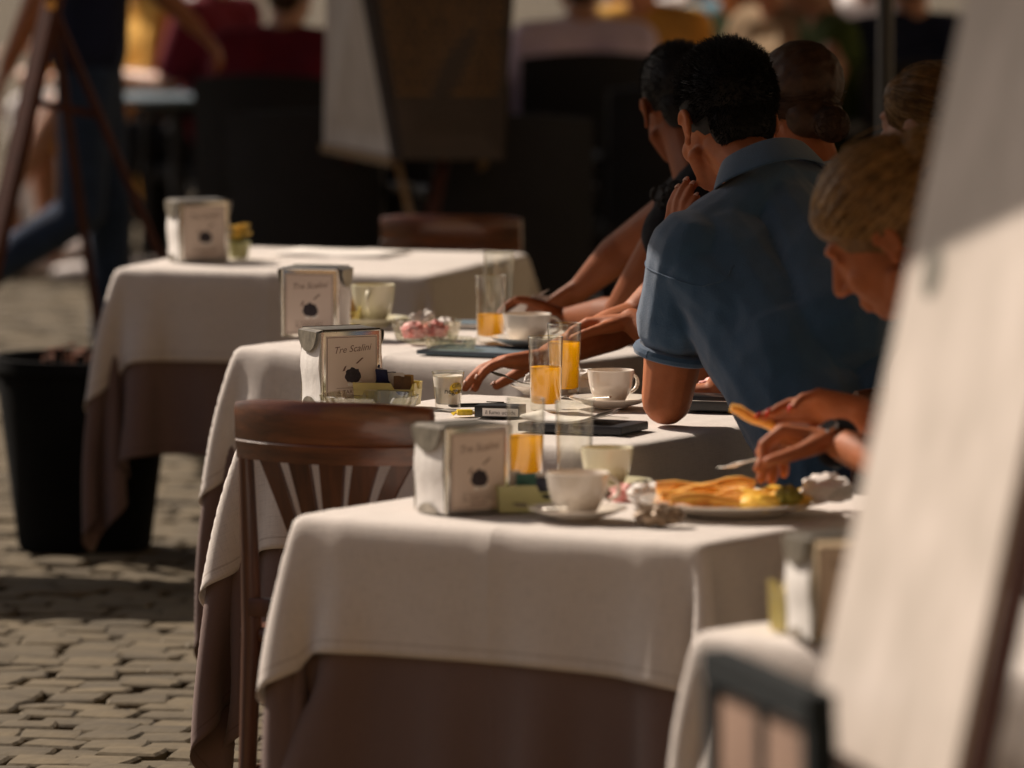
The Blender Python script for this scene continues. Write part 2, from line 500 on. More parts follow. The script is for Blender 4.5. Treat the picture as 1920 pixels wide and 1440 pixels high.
rng = np.random.default_rng(3)
def stone_geo(w, d, seed):
    """a worn cube of basalt: irregular outline, domed and tilted top; 24 triangles"""
    r = np.random.default_rng(seed)
    out = []
    base = [(-1, -1), (0, -1.06), (1, -1), (1.05, 0), (1, 1), (0, 1.06), (-1, 1), (-1.05, 0)]
    tl = r.normal(0, 0.022, 2)
    for lev, (sc, z) in enumerate(((1.0, -0.06), (1.0, -0.005), (0.90, 0.0))):
        r2 = np.random.default_rng(seed + 99)
        for bx_, by_ in base:
            j = r2.normal(0, 0.045, 2)
            x = (bx_ * sc + j[0] * sc) * w / 2; y = (by_ * sc + j[1] * sc) * d / 2
            zz = z + (tl[0] * x + tl[1] * y if lev else 0)
            out.append((x, y, zz))
    out.append((0, 0, 0.003 + r.normal(0, 0.0015)))
    fs = []
    for lev in range(2):
        for i in range(8):
            k = (i + 1) % 8
            fs.append((lev*8+i, lev*8+k, lev*8+8+k, lev*8+8+i))
    for i in range(8):
        fs.append((16+i, 16+(i+1) % 8, 24))
    return out, fs
variants = []
for k in range(14):
    vs_, fs_ = stone_geo(0.122, 0.112, 10 + k)
    mb = MB(); mb.add(vs_, fs_)
    me = mb.mesh('cobblestone', True, 22); me.materials.append(sm)
    variants.append((me, vs_, fs_))
ROT = R_(-9)
cr, sr = math.cos(ROT), math.sin(ROT)
spots = []
P = 0.127
for j in range(40, 430):
    off = (j % 2) * 0.5 * P + 0.02 * math.sin(j * 1.7)
    for i in range(-70, 70):
        a = i * P + off + rng.normal(0, 0.012); b = j * P*0.92 + rng.normal(0, 0.008) + 0.03 * math.sin(i * 0.11)
        x = a * cr - b * sr; y = a * sr + b * cr
        if 8.5 < y < 48 and abs(x + 0.1) < 0.075 * y + 2.2:
            spots.append((x, y))
def screen(x, y):
    p = Vector((x, y, 0)) - Vector((0, 0, CAM_H))
    f = Vector((0, math.cos(PITCH), -math.sin(PITCH))); u = Vector((0, math.sin(PITCH), math.cos(PITCH)))
    dz = p.dot(f)
    return 960 + FPX * p.x / dz, 720 - FPX * p.dot(u) / dz
vis = []
for k, (x, y) in enumerate(spots):
    u, v = screen(x, y)
    if -30 < u < 480 and 180 < v < 1470 and not (u > 330 and v < 1000) and not (u > 250 and v < 700 and y < 24):
        vis.append((y, k))
vis.sort()
single = set(k for _, k in vis[:300])
jv = []; jf = []
for k, (x, y) in enumerate(spots):
    me, vs_, fs_ = variants[int(rng.integers(0, 14))]
    rot = ROT + rng.normal(0, 0.09) + (math.pi if rng.random() < 0.5 else 0)
    zz = rng.normal(0, 0.003); sc = 1 + rng.normal(0, 0.05)
    if k in single:
        o = obj('cobblestone', me, ground, (x, y, zz), (0, 0, rot)); o.scale = (sc, sc, 1)
    else:
        c, s = math.cos(rot) * sc, math.sin(rot) * sc
        b = len(jv)
        jv.extend((x + c*p[0] - s*p[1], y + s*p[0] + c*p[1], zz + p[2]) for p in vs_)
        jf.extend(tuple(b + q for q in f) for f in fs_)
me = bpy.data.meshes.new('paving_stones')
me.from_pydata(jv, [], jf); me.update()
me.polygons.foreach_set('use_smooth', [True]*len(me.polygons))
me.set_sharp_from_angle(angle=R_(22))
me.materials.append(sm)
tag(obj('paving_stones', me, ground), kind='stuff')
# ================================================================== draped cloths (a small position-based cloth solver)
TOP_Z = 0.742            # top of the table board
HALF = 0.40
def drape(S, n, seed, steps=150, iters=14):
    r = np.random.default_rng(seed)
    g = np.linspace(-S/2, S/2, n)
    X, Y = np.meshgrid(g, g, indexing='ij')
    p = np.stack([X, Y, np.full_like(X, 0.004)], -1)
    pin = (np.abs(X) <= HALF + 1e-6) & (np.abs(Y) <= HALF + 1e-6)
    w = np.where(pin, 0.0, 1.0)[..., None]
    free = w > 0
    ex = np.clip(np.abs(X) - HALF, 0, None); ey = np.clip(np.abs(Y) - HALF, 0, None)
    p[..., 2] -= 0.35 * np.hypot(ex, ey)
    p += free * r.normal(0, 0.003, p.shape)
    # smooth random push so that no two sides fall alike
    ph = r.uniform(0, 6.28, 8)
    v = np.zeros_like(p)
    v[..., 0] += 0.25*np.sin(5*Y + ph[0]) + 0.15*np.sin(11*Y + ph[1])
    v[..., 1] += 0.25*np.sin(5*X + ph[2]) + 0.15*np.sin(11*X + ph[3])
    v *= free
    h = S/(n-1); dt = 1/60
    def pair(a, b, rest, k):
        pa, pb = p[a], p[b]
        d = pb - pa
        L = np.sqrt((d*d).sum(-1, keepdims=True)) + 1e-9
        wa, wb = w[a], w[b]
        ws = wa + wb
        c = k * (L - rest) / L / np.where(ws > 0, ws, 1) * d
        p[a] = pa + wa*c; p[b] = pb - wb*c
    A = slice(None)
    sets = []
    for st in (0, 1):
        m = (n - st)//2
        e = slice(st, st+2*m, 2); o = slice(st+1, st+2*m, 2)
        sets.append(((e, A), (o, A), h, 1.0)); sets.append(((A, e), (A, o), h, 1.0))
    for st in (0, 1):
        m = (n - st)//2
        e = slice(st, st+2*m, 2); o = slice(st+1, st+2*m, 2)
        sets.append(((e, slice(0, -1)), (o, slice(1, None)), h*1.41421, 0.55))
        sets.append(((e, slice(1, None)), (o, slice(0, -1)), h*1.41421, 0.55))
    bend = []
    for st in range(0, 6):
        e = slice(st, n-3, 6); o = slice(st+3, n, 6)
        m = min(len(range(*e.indices(n))), len(range(*o.indices(n))))
        e = slice(st, st+6*(m-1)+1, 6); o = slice(st+3, st+3+6*(m-1)+1, 6)
        bend.append(((e, A), (o, A), 3*h, 0.26)); bend.append(((A, e), (A, o), 3*h, 0.26))
    E = HALF + 0.004
    for s in range(steps):
        v[..., 2] -= 9.8*dt*w[..., 0]
        v *= 0.965
        q = p.copy()
        p += v*dt*w
        for it in range(iters):
            for a, b, rest, k in sets: pair(a, b, rest, k)
            if it % 3 == 0:
                for a, b, rest, k in bend: pair(a, b, rest, k)
        # keep out of the table box
        ins = free[..., 0] & (np.abs(p[..., 0]) < E) & (np.abs(p[..., 1]) < E)
        dx = E - np.abs(p[..., 0]); dy = E - np.abs(p[..., 1])
        px_ = ins & (dx < dy); py_ = ins & ~(dx < dy)
        p[..., 0] = np.where(px_, np.sign(X)*E, p[..., 0])
        p[..., 1] = np.where(py_, np.sign(Y)*E, p[..., 1])
        p[..., 2] = np.maximum(p[..., 2], -TOP_Z + 0.02)
        v = (p - q)/dt
    return p

def grid_normals(p):
    du = np.gradient(p, axis=0); dv = np.gradient(p, axis=1)
    n = np.cross(du, dv)
    return n/(np.linalg.norm(n, axis=-1, keepdims=True) + 1e-9)

def sample(p, S, n, S2, n2):
    """values of grid p at the parameters of a smaller, centred grid"""
    t = (np.linspace(-S2/2, S2/2, n2) + S/2)/S*(n-1)
    i = np.clip(t.astype(int), 0, n-2); f = t - i
    a = p[i]*(1-f)[:, None, None] + p[i+1]*f[:, None, None]
    return a[:, i]*(1-f)[None, :, None] + a[:, i+1]*f[None, :, None]

def cloth_mesh(name, p, S, thick, m, hem=True):
    n = p.shape[0]
    me = bpy.data.meshes.new(name)
    idx = np.arange(n*n).reshape(n, n)
    q = np.stack([idx[:-1, :-1], idx[1:, :-1], idx[1:, 1:], idx[:-1, 1:]], -1).reshape(-1, 4)
    me.from_pydata(p.reshape(-1, 3).tolist(), [], q.tolist())
    uv = me.uv_layers.new(name='UVMap')
    g = np.linspace(0, S, n)
    U = np.stack(np.meshgrid(g, g, indexing='ij'), -1).reshape(-1, 2)
    uv.data.foreach_set('uv', U[q.reshape(-1)].astype(np.float32).ravel())
    me.polygons.foreach_set('use_smooth', [True]*len(me.polygons))
    me.materials.append(m)
    o = bpy.data.objects.new('tmp', me); COL.objects.link(o)
    s = o.modifiers.new('s', 'SUBSURF'); s.levels = 1; s.render_levels = 1
    t = o.modifiers.new('t', 'SOLIDIFY'); t.thickness = thick; t.offset = 0
    dg = bpy.context.evaluated_depsgraph_get()
    out = bpy.data.meshes.new_from_object(o.evaluated_get(dg))
    out.name = name
    bpy.data.objects.remove(o); bpy.data.meshes.remove(me)
    return out

S1, N1, S2, N2 = 1.64, 83, 1.20, 61
CLOTHS = []
for seed in (5, 21):
    under = drape(S1, N1, seed)
    nrm = sample(grid_normals(under), S1, N1, S2, N2)
    top = sample(under, S1, N1, S2, N2)
    nrm /= np.linalg.norm(nrm, axis=-1, keepdims=True) + 1e-9
    g = np.linspace(-S2/2, S2/2, N2)
    X, Y = np.meshgrid(g, g, indexing='ij')
    over = np.maximum(np.abs(X), np.abs(Y)) - HALF
    lift = 0.005 + np.clip(over, 0, None)*0.035*(1 + 0.8*np.sin(9*X + seed) * np.sin(8*Y + 1.3*seed))
    top = top + nrm*lift[..., None]
    # ironed fold lines: a low ridge along the middle and the quarter of the cloth
    for c, amp in ((0.0, 0.0035), (-0.30, 0.0015), (0.30, 0.0015)):
        top += nrm*(amp*np.exp(-((X - c)/0.016)**2))[..., None] + nrm*(amp*np.exp(-((Y - c)/0.016)**2))[..., None]
    # soft dents
    rr = np.random.default_rng(seed)
    for k in range(26):
        cx, cy = rr.uniform(-0.58, 0.58, 2)
        if max(abs(cx), abs(cy)) < 0.42: continue
        top += nrm*(rr.normal(0, 0.004)*np.exp(-((X-cx)**2 + (Y-cy)**2)/rr.uniform(0.002, 0.006)))[..., None]
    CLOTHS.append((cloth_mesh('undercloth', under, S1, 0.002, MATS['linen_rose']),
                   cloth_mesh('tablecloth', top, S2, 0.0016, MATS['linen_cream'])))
CLOTH_TOP = TOP_Z + 0.004 + 0.005 + 0.0045      # where things stand on the upper cloth

# ================================================================== tables
def make_table(loc, rz, label):
    t = thing('cafe_table', label, 'table', loc, rz, 'cloth covered tables of the terrace row')
    b = MB(); b.box((0, 0, TOP_Z - 0.0135), (0.79, 0.79, 0.025), bev=0.004); b.build('tabletop', MATS['table_board'], t)
    b = MB(); b.box((0, 0, TOP_Z - 0.045), (0.66, 0.66, 0.036)); b.build('apron', MATS['table_board'], t)
    b = MB(); b.tube([(0, 0, TOP_Z - 0.06), (0, 0, 0.05)], [0.034, 0.038], 14); b.build('pedestal', MATS['table_metal'], t)
    for k in range(4):
        a = k*math.pi/2 + math.pi/4
        b = MB(); b.tube([(0.03*math.cos(a), 0.03*math.sin(a), 0.06), (0.2*math.cos(a), 0.2*math.sin(a), 0.032), (0.29*math.cos(a), 0.29*math.sin(a), 0.016)], [0.024, 0.02, 0.016], 8); b.build('foot', MATS['table_metal'], t)
    return t
def corner_table(left, near, label, top_label, under_label, variant, turn, drop=None):
    """left and near: floor-plan positions of two corners of the top"""
    d = (near - left); ang = math.atan2(d.y, d.x)
    e = Vector((math.cos(ang), math.sin(ang), 0)); f = Vector((-e.y, e.x, 0))
    mid = (left + near)/2
    c = Vector((mid.x, mid.y, 0)) + f*HALF
    t = make_table(c, ang, label)
    um, tm = CLOTHS[variant]
    u = obj('undercloth', um, None, (c.x, c.y, TOP_Z), (0, 0, ang + turn*math.pi/2))
    tag(u, under_label, 'tablecloth', 'rose brown undercloths')
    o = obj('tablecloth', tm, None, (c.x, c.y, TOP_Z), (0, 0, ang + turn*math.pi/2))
    tag(o, top_label, 'tablecloth', 'cream top cloths')
    return c, ang
ZT = CLOTH_TOP
def tab(u, v):
    return px(u, v, z=ZT)
TABLES = {}
def T(key, lpx, npx, *a, **k):
    l, n = px(*lpx, z=ZT), px(*npx, z=ZT)
    TABLES[key] = corner_table(l, n, *a, **k)
T('A', (553, 960), (1312, 1014), 'square table nearest the lens that carries the plate of food',
  'cream cloth with ironed crease under the plate of food', 'rose brown undercloth hanging below the plate of food', 0, 0)
T('B', (450, 795), (1150, 836), 'square table behind the wooden chair where the blue shirt leans',
  'cream cloth under the two tall juice glasses in sharp focus', 'rose brown undercloth behind the legs of the wooden chair', 1, 1)
T('C', (432, 645), (1020, 682), 'square table where the person in the sleeveless dark top sits',
  'cream cloth under the short haired person and the glass ashtray', 'rose brown undercloth whose long corner nearly touches the paving', 1, 3)
T('D', (252, 500), (765, 512), 'empty square table at the far end of the row',
  'cream cloth on the empty far table', 'rose brown undercloth of the empty far table', 1, 3)
T('E', (1352, 1182), (2050, 1262), 'square table partly hidden by the large white menu board',
  'blurred cream cloth beside the large white menu board', 'rose brown undercloth beside the white menu board', 1, 2)
# ================================================================== canopies (out of frame, they shade the seats)
def canopy(label, pts, z, drop, posts, post_label):
    t = thing('awning', label, 'awning', (0, 0, 0))
    b = MB()
    n = len(pts); c = sum((V2 for V2 in [Vector((x, y, 0)) for x, y in pts]), Vector())/n
    vs_ = [(x, y, z) for x, y in pts] + [(c.x, c.y, z + drop)]
    fs_ = [(i, (i+1) % n, n) for i in range(n)]
    b.add(vs_, fs_); o = b.build('fabric', MATS['canopy_cloth'], t, smooth=False)
    s = o.modifiers.new('s', 'SOLIDIFY'); s.thickness = 0.006
    b = MB()
    for i in range(n):
        x0, y0 = pts[i]; x1, y1 = pts[(i+1) % n]
        b.add([(x0, y0, z), (x1, y1, z), (x1, y1, z - 0.22), (x0, y0, z - 0.22)], [(0, 1, 2, 3)])
    o = b.build('valance', MATS['canopy_cloth'], t, smooth=False)
    s = o.modifiers.new('s', 'SOLIDIFY'); s.thickness = 0.004
    for x, y in posts:
        b = MB(); b.tube([(x, y, 0), (x, y, z + 0.03)], 0.022, 12); b.tube([(x, y, 0), (x, y, 0.03)], 0.09, 16)
        b.build('post', MATS['post_dark'], t)
canopy('wide brown awning over the seats at the right of the tables',
       [(0.81, 7.2), (4.6, 7.2), (4.6, 19.6), (-1.26, 19.6), (-0.30, 9.4)], 2.55, 0.5, [(4.4, 7.5), (4.4, 19.2), (1.02, 20.2), (1.6, 7.6)], '')
canopy('wide brown awning over the far seats in the background',
       [(-2.9, 22.0), (4.8, 22.0), (4.8, 26.9), (-3.0, 26.9)], 2.6, 0.5, [(1.45, 22.3), (4.6, 22.3), (4.6, 26.6)], '')

# ================================================================== chairs
def chair_mesh():
    W = 0.41
    parts = {}
    def arc(x, sag=0.066):            # the back is bowed: deepest in the middle
        return 0.20 + sag*(1 - (2*x/W)**2)
    # crest rail, bowed, with a groove
    b = MB(); n = 24
    prof = [(-0.012, 0.765), (0.010, 0.765), (0.012, 0.79), (0.0135, 0.797), (0.0105, 0.800), (0.013, 0.803), (0.012, 0.868), (0.006, 0.877), (-0.004, 0.877), (-0.012, 0.868)]
    vs_, fs_ = [], []
    for i in range(n+1):
        x = -W/2 + W*i/n
        endf = 1.0
        for d, z in prof:
            zz = z
            if z > 0.85: zz = z - 0.012*(2*x/W)**4
            vs_.append((x, arc(x) + d + (zz - 0.77)*0.10, zz))
    m = len(prof)
    for i in range(n):
        for k in range(m):
            k2 = (k+1) % m
            fs_.append((i*m+k, i*m+k2, (i+1)*m+k2, (i+1)*m+k))
    fs_.append(tuple(range(m))); fs_.append(tuple(reversed(range(n*m, n*m+m))))
    b.add(vs_, fs_); parts['crest_rail'] = [(b.mesh('crest_rail', True, 50), 'chair_wood')]
    # posts
    ps = []
    for s in (-1, 1):
        b = MB()
        pts = [(s*0.186, 0.235, 0.0), (s*0.186, 0.205, 0.22), (s*0.186, 0.185, 0.45), (s*0.187, 0.192, 0.60), (s*0.188, 0.205, 0.79)]
        b.tube(pts, [0.018, 0.021, 0.024, 0.021, 0.017], 8, flat=(0.95, 0.85)); ps.append((b.mesh('back_post', True, 60), 'slat_wood'))
    parts['back_post'] = ps
    # fan of slats
    sl = []
    tops = (-0.155, -0.088, -0.020, 0.052, 0.125); bots = (-0.058, -0.032, -0.004, 0.024, 0.052)
    wt_ = (0.036, 0.048, 0.052, 0.048, 0.046); wb = (0.018, 0.020, 0.021, 0.020, 0.018)
    for a, c, w1, w0 in zip(tops, bots, wt_, wb):
        b = MB(); vs_, fs_ = [], []
        K = 10
        for i in range(K+1):
            t = i/K
            e = t**1.6
            x = c + (a - c)*e; w = w0 + (w1 - w0)*e
            z = 0.505 + (0.772 - 0.505)*t
            for dx, dy in ((-w/2, -0.006), (w/2, -0.006), (w/2, 0.006), (-w/2, 0.006)):
                vs_.append((x + dx, arc(x+dx, 0.060*t + 0.012*(1-t)) - 0.012*(1-t) + dy, z))
        for i in range(K):
            for k in range(4):
                k2 = (k+1) % 4
                fs_.append((i*4+k, i*4+k2, (i+1)*4+k2, (i+1)*4+k))
        fs_.append((0, 1, 2, 3)); fs_.append((K*4+3, K*4+2, K*4+1, K*4))
        b.add(vs_, fs_); sl.append((b.mesh('back_slat', True, 45), 'slat_wood'))
    parts['back_slat'] = sl
    b = MB(); b.box((0, 0.197, 0.497), (0.37, 0.022, 0.034), bev=0.004); parts['lower_rail'] = [(b.mesh('lower_rail', True, 40), 'slat_wood')]
    b = MB(); b.box((0, -0.01, 0.445), (0.42, 0.41, 0.026), bev=0.01); parts['seat'] = [(b.mesh('seat', True, 40), 'chair_wood')]
    lg = []
    for s in (-1, 1):
        b = MB(); b.tube([(s*0.175, -0.18, 0.0), (s*0.18, -0.175, 0.43)], [0.015, 0.021], 10); lg.append((b.mesh('leg', True, 50), 'slat_wood'))
    parts['leg'] = lg
    st = []
    for s in (-1, 1):
        b = MB(); b.tube([(s*0.178, -0.178, 0.2), (s*0.186, 0.205, 0.2)], 0.009, 8); st.append((b.mesh('stretcher', True, 50), 'slat_wood'))
    b = MB(); b.tube([(-0.18, 0.02, 0.2), (0.18, 0.02, 0.2)], 0.009, 8); st.append((b.mesh('stretcher', True, 50), 'slat_wood'))
    parts['stretcher'] = st
    return parts
CH = chair_mesh()
for k, ls in CH.items():
    for me, m in ls: me.materials.append(MATS[m])
def wood_chair(loc, rz, label):
    t = thing('wooden_chair', label, 'chair', loc, rz, 'fan backed wooden chairs')
    for k, ls in CH.items():
        for me, m in ls: obj(k, me, t)
    return t
# the chair in front of table B: local -y looks at the table, its back (+y) at the camera
def chair_at(u, v, z, y, rz, label):
    """chair whose top-rail middle is seen at (u, v), rail height z, turned by rz"""
    p = px(u, v, y=y)
    q = Matrix.Rotation(rz, 3, 'Z') @ V(0, 0.265, 0)
    return wood_chair((p.x - q.x, p.y - q.y, 0), rz, label)
angB = TABLES['B'][1]
cB = chair_at(602, 752, 0.877, 12.98, angB + math.pi + R_(9), 'fan backed brown wooden chair tucked in front of the focused table'); cB.scale = (0.92, 1, 1)
cD = px(875, 388, y=19.35); cD = wood_chair((cD.x, cD.y + 0.0, 0), R_(168), 'wooden chair behind the empty far table, sun on its rail end'); cD.scale = (0.91, 0.91, 0.91)
# chairs under the seated people (mostly hidden by them)
def seat_chair(J, label, dz=0.0):
    wood_chair((J['pel'].x, J['pel'].y, 0), math.atan2(J['f'].y, J['f'].x) + math.pi/2, label)

# dark-framed chair close to the lens, side on, by table E
def framed_chair(loc, rz, label):
    t = thing('framed_chair', label, 'chair', loc, rz)
    for s in (-1, 1):
        b = MB(); b.bar((s*0.205, 0.20, 0.0), (s*0.205, 0.22, 0.93), 0.032, 0.032); b.build('back_post', MATS['chair_frame_dark'], t)
        b = MB(); b.bar((s*0.2, -0.2, 0.0), (s*0.2, -0.2, 0.45), 0.032, 0.032); b.build('leg', MATS['chair_frame_dark'], t)
    b = MB(); b.bar((-0.22, 0.222, 0.945), (0.22, 0.222, 0.945), 0.034, 0.036); b.build('top_rail', MATS['chair_frame_dark'], t)
    b = MB(); b.bar((-0.19, 0.214, 0.60), (0.19, 0.214, 0.60), 0.03, 0.03); b.build('lower_rail', MATS['chair_frame_dark'], t)
    for x in (-0.095, 0.095):
        b = MB(); b.box((x, 0.219, 0.77), (0.172, 0.016, 0.29), bev=0.005); b.build('back_panel', MATS['chair_panel'], t)
    b = MB(); b.bar((0, 0.219, 0.61), (0, 0.222, 0.93), 0.02, 0.02); b.build('mullion', MATS['chair_frame_dark'], t)
    b = MB(); b.box((0, 0, 0.455), (0.44, 0.42, 0.05), bev=0.015); b.build('seat', MATS['chair_frame_dark'], t)
pE = px(1340, 1215, z=0.963); eE = V(0.25, -0.97, 0)
cE = pE + eE*0.22 + V(0.968, 0.25, 0)*0.222
framed_chair((cE.x, cE.y, 0), R_(104.5), 'blurred dark framed chair with brown back panel below the white menu board')

# ================================================================== menu stands
def menu_stand(loc, rz, label, group, lean=12.5, big=1.0, dark_mark=True, dark_panel=True):
    """a wooden folding easel: white sheet panel on its lit side, dark printed board on the other"""
    t = thing('menu_stand', label, 'menu stand', loc, rz, group)
    W, H, z0 = 0.47*big, 1.08*big, 0.84
    La = R_(lean)
    # local frame: x along the panel, -y = the way the white panel faces, leaning back (+y)
    def Pn(x, h, d=0.0):      # on the white panel
        return V(x, 0.0 + math.sin(La)*h - math.cos(La)*d, z0 + math.cos(La)*h + math.sin(La)*(-d)*-1)
    def slab(x0, x1, h0, h1, d0, d1):
        b = MB()
        vs_ = [Pn(x, h, d) for x in (x0, x1) for h in (h0, h1) for d in (d0, d1)]
        return b.add(vs_, [(0,1,3,2),(4,6,7,5),(0,4,5,1),(2,3,7,6),(0,2,6,4),(1,5,7,3)])
    slab(-W/2, W/2, 0, H, 0.0, 0.012).build('white_panel', MATS['board_white'], t, smooth=False)
    for x in (-W/2 - 0.014, W/2 + 0.014):
        slab(x - 0.013, x + 0.013, -0.78 if x > 0 else -0.01, H + 0.02, -0.022, 0.0).build('stile', MATS['easel_wood'], t, smooth=False)
    slab(-W/2 - 0.03, W/2 + 0.03, -0.034, -0.002, -0.01, 0.045).build('ledge', MATS['pale_wood'], t, smooth=False)
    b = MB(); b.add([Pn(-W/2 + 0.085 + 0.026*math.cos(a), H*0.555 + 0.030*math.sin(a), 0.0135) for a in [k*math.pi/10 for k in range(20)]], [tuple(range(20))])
    if dark_mark: b.build('smudge', MATS['tape_mark'], t, smooth=False)  # dark oval mark on the white sheet itself
    # legs
    hinge = Pn(0, H + 0.02, -0.02)
    for x in (-W/2 + 0.03, W/2 - 0.03):
        b = MB(); a = Pn(x, 0.0, -0.02); e = V(x*1.05, a.y - math.tan(La)*z0, 0.0)
        b.bar(a, e, 0.03, 0.02); b.build('leg', MATS['easel_wood'], t, smooth=False)
        b = MB(); b.bar(V(x*0.9, hinge.y + 0.02, hinge.z - 0.02), V(x, hinge.y + 0.36, 0.0), 0.028, 0.02); b.build('leg', MATS['pale_wood'], t, smooth=False)
    return t
e_dir = V(0.30, -0.954, 0).normalized()
ang_b = math.atan2(e_dir.y, e_dir.x)         # local x -> nearer and to the right ; local -y -> faces left
pb = px(1652, 1380, y=8.45)
menu_stand((pb.x, pb.y, 0), ang_b, 'tall white menu board leaning close to the lens on the right', 'menu boards of the terrace')

# the background stand: pale sheet seen edge-on, dark printed board towards us
t = thing('menu_easel', 'menu easel in the background with pale sheet and dark lettered board', 'menu stand', (0, 0, 0))
Zb = 21.8
def q(u, v, y): return px(u, v, y=y)
def panel(name, corners, thick, m, par):
    b = MB(); c = [Vector(k) for k in corners]
    n = (c[1]-c[0]).cross(c[3]-c[0]).normalized()*thick
    b.add(c + [k + n for k in c], [(0,1,2,3),(7,6,5,4),(0,4,5,1),(1,5,6,2),(2,6,7,3),(3,7,4,0)])
    return b.build(name, MATS[m], par, smooth=False)
panel('pale_sheet', [q(612, 268, 22.25), q(738, 292, 21.85), q(672, -60, 21.85), q(618, -60, 22.25)], 0.01, 'board_white', t)
panel('bottom_ledge', [q(612, 284, 22.25), q(742, 312, 21.83), q(740, 294, 21.83), q(612, 268, 22.25)], 0.02, 'pale_wood', t)
panel('dark_edge', [q(742, 300, 21.84), q(756, 300, 21.80), q(690, -60, 21.80), q(676, -60, 21.84)], 0.015, 'board_dark', t)
db = panel('dark_board', [q(752, 300, 21.78), q(940, 300, 22.05), q(962, -60, 22.05), q(688, -60, 21.78)], 0.012, 'board_dark', t)
c0, c1, c2, c3 = q(752, 300, 21.76), q(940, 300, 22.03), q(962, -60, 22.03), q(688, -60, 21.76)
def on_board(s, r, off=0.0): return (c0.lerp(c1, s)).lerp(c3.lerp(c2, s), r)
rg = random.Random(12)
for i in range(11):                       # rows of gilt lettering, word by word
    r = 0.34 + i*0.052
    b = MB(); s = 0.06
    while s < 0.92:
        w = rg.uniform(0.03, 0.10)
        b.add([on_board(s, r), on_board(min(s+w, .95), r), on_board(min(s+w, .95), r + 0.024), on_board(s, r + 0.024)], [(0, 1, 2, 3)])
        s += w + 0.016
    b.build('lettering', MATS['board_gold'], db, smooth=False)
for (a, bb, w, m) in ((q(742, 290, 21.9), None, 0.024, 'pale_wood'), (q(846, 230, 22.1), V(-0.36, 21.7, 0.02), 0.03, 'easel_wood'), (q(908, 290, 22.1), None, 0.022, 'pale_wood'), (q(650, 280, 22.3), None, 0.022, 'easel_wood')):
    if bb is None:
        bb = {742: q(806, 560, 21.9), 908: q(860, 560, 22.4), 650: q(700, 600, 22.6)}[round(960 + a.x/a.y*FPX) if False else min((742, 908, 650), key=lambda k: abs(k - (960 + a.x/a.y*FPX)))]
    bb = Vector(bb); d = (bb - a); bb = a + d*(a.z/(a.z - bb.z)) if bb.z > 0 else bb
    b = MB(); b.bar(a, bb, w, w*0.8); b.build('leg', MATS[m], t, smooth=False)

# ================================================================== houses round the square (outside the frame; they bounce warm light into the shade)
def palazzo(loc, rz, w, h, label, m, storeys=4):
    """front wall faces local -y"""
    t = thing('palazzo', label, 'building', loc, rz)
    b = MB(); b.box((0, 4.0, h/2), (w, 8.0, h)); b.build('wall', MATS[m], t, smooth=False)
    b = MB(); b.box((0, -0.2, h + 0.2), (w + 0.8, 0.9, 0.4)); b.box((0, -0.06, 4.2), (w, 0.14, 0.3)); b.build('cornice', MATS['travertine'], t, smooth=False)
    b = MB(); b.add([(-w/2 - .4, -0.6, h + 0.4), (w/2 + .4, -0.6, h + 0.4), (w/2 + .4, 8, h + 2.4), (-w/2 - .4, 8, h + 2.4)], [(0, 1, 2, 3)]); b.build('roof', MATS['stucco_ochre'], t, smooth=False)
    n = int(w/3.2)
    fr = MB(); fr.box((0, -0.05, 0.95), (1.5, 0.1, 2.1)); fm = fr.mesh('window', False); fm.materials.append(MATS['travertine'])
    gl = MB(); gl.box((0, -0.105, 0.95), (1.1, 0.02, 1.75)); gmm = gl.mesh('pane', False); gmm.materials.append(MATS['window_glass'])
    sh = MB(); sh.box((0, -0.13, 0.95), (0.55, 0.04, 1.8)); shm = sh.mesh('shutter', False); shm.materials.append(MATS['shutter_green'])
    for k in range(1, storeys):
        for i in range(n):
            wv = obj('window', fm, t, (-w/2 + (i + 0.5)*w/n, 0, 1.0 + k*h/storeys))
            obj('pane', gmm, wv); obj('shutter', shm, wv, (-0.85, 0, 0)); obj('shutter', shm, wv, (0.85, 0, 0))
    for i in range(max(1, n//3)):
        b = MB(); b.box((0, -0.06, 1.5), (1.9, 0.12, 3.0)); d = b.build('door', MATS['travertine'], t, smooth=False, loc=(-w/2 + (i + 0.5)*w/max(1, n//3), 0, 0))
        b = MB(); b.box((0, -0.13, 1.35), (1.4, 0.04, 2.7)); b.build('door_leaf', MATS['shutter_green'], d, smooth=False)
palazzo((0, -12, 0), math.pi, 46, 15, 'ochre palazzo across the square behind the viewer', 'stucco_ochre')
palazzo((6.2, 14, 0), -math.pi/2, 44, 14, 'pale palazzo wall along the right of the terrace behind the awning', 'stucco_pale')
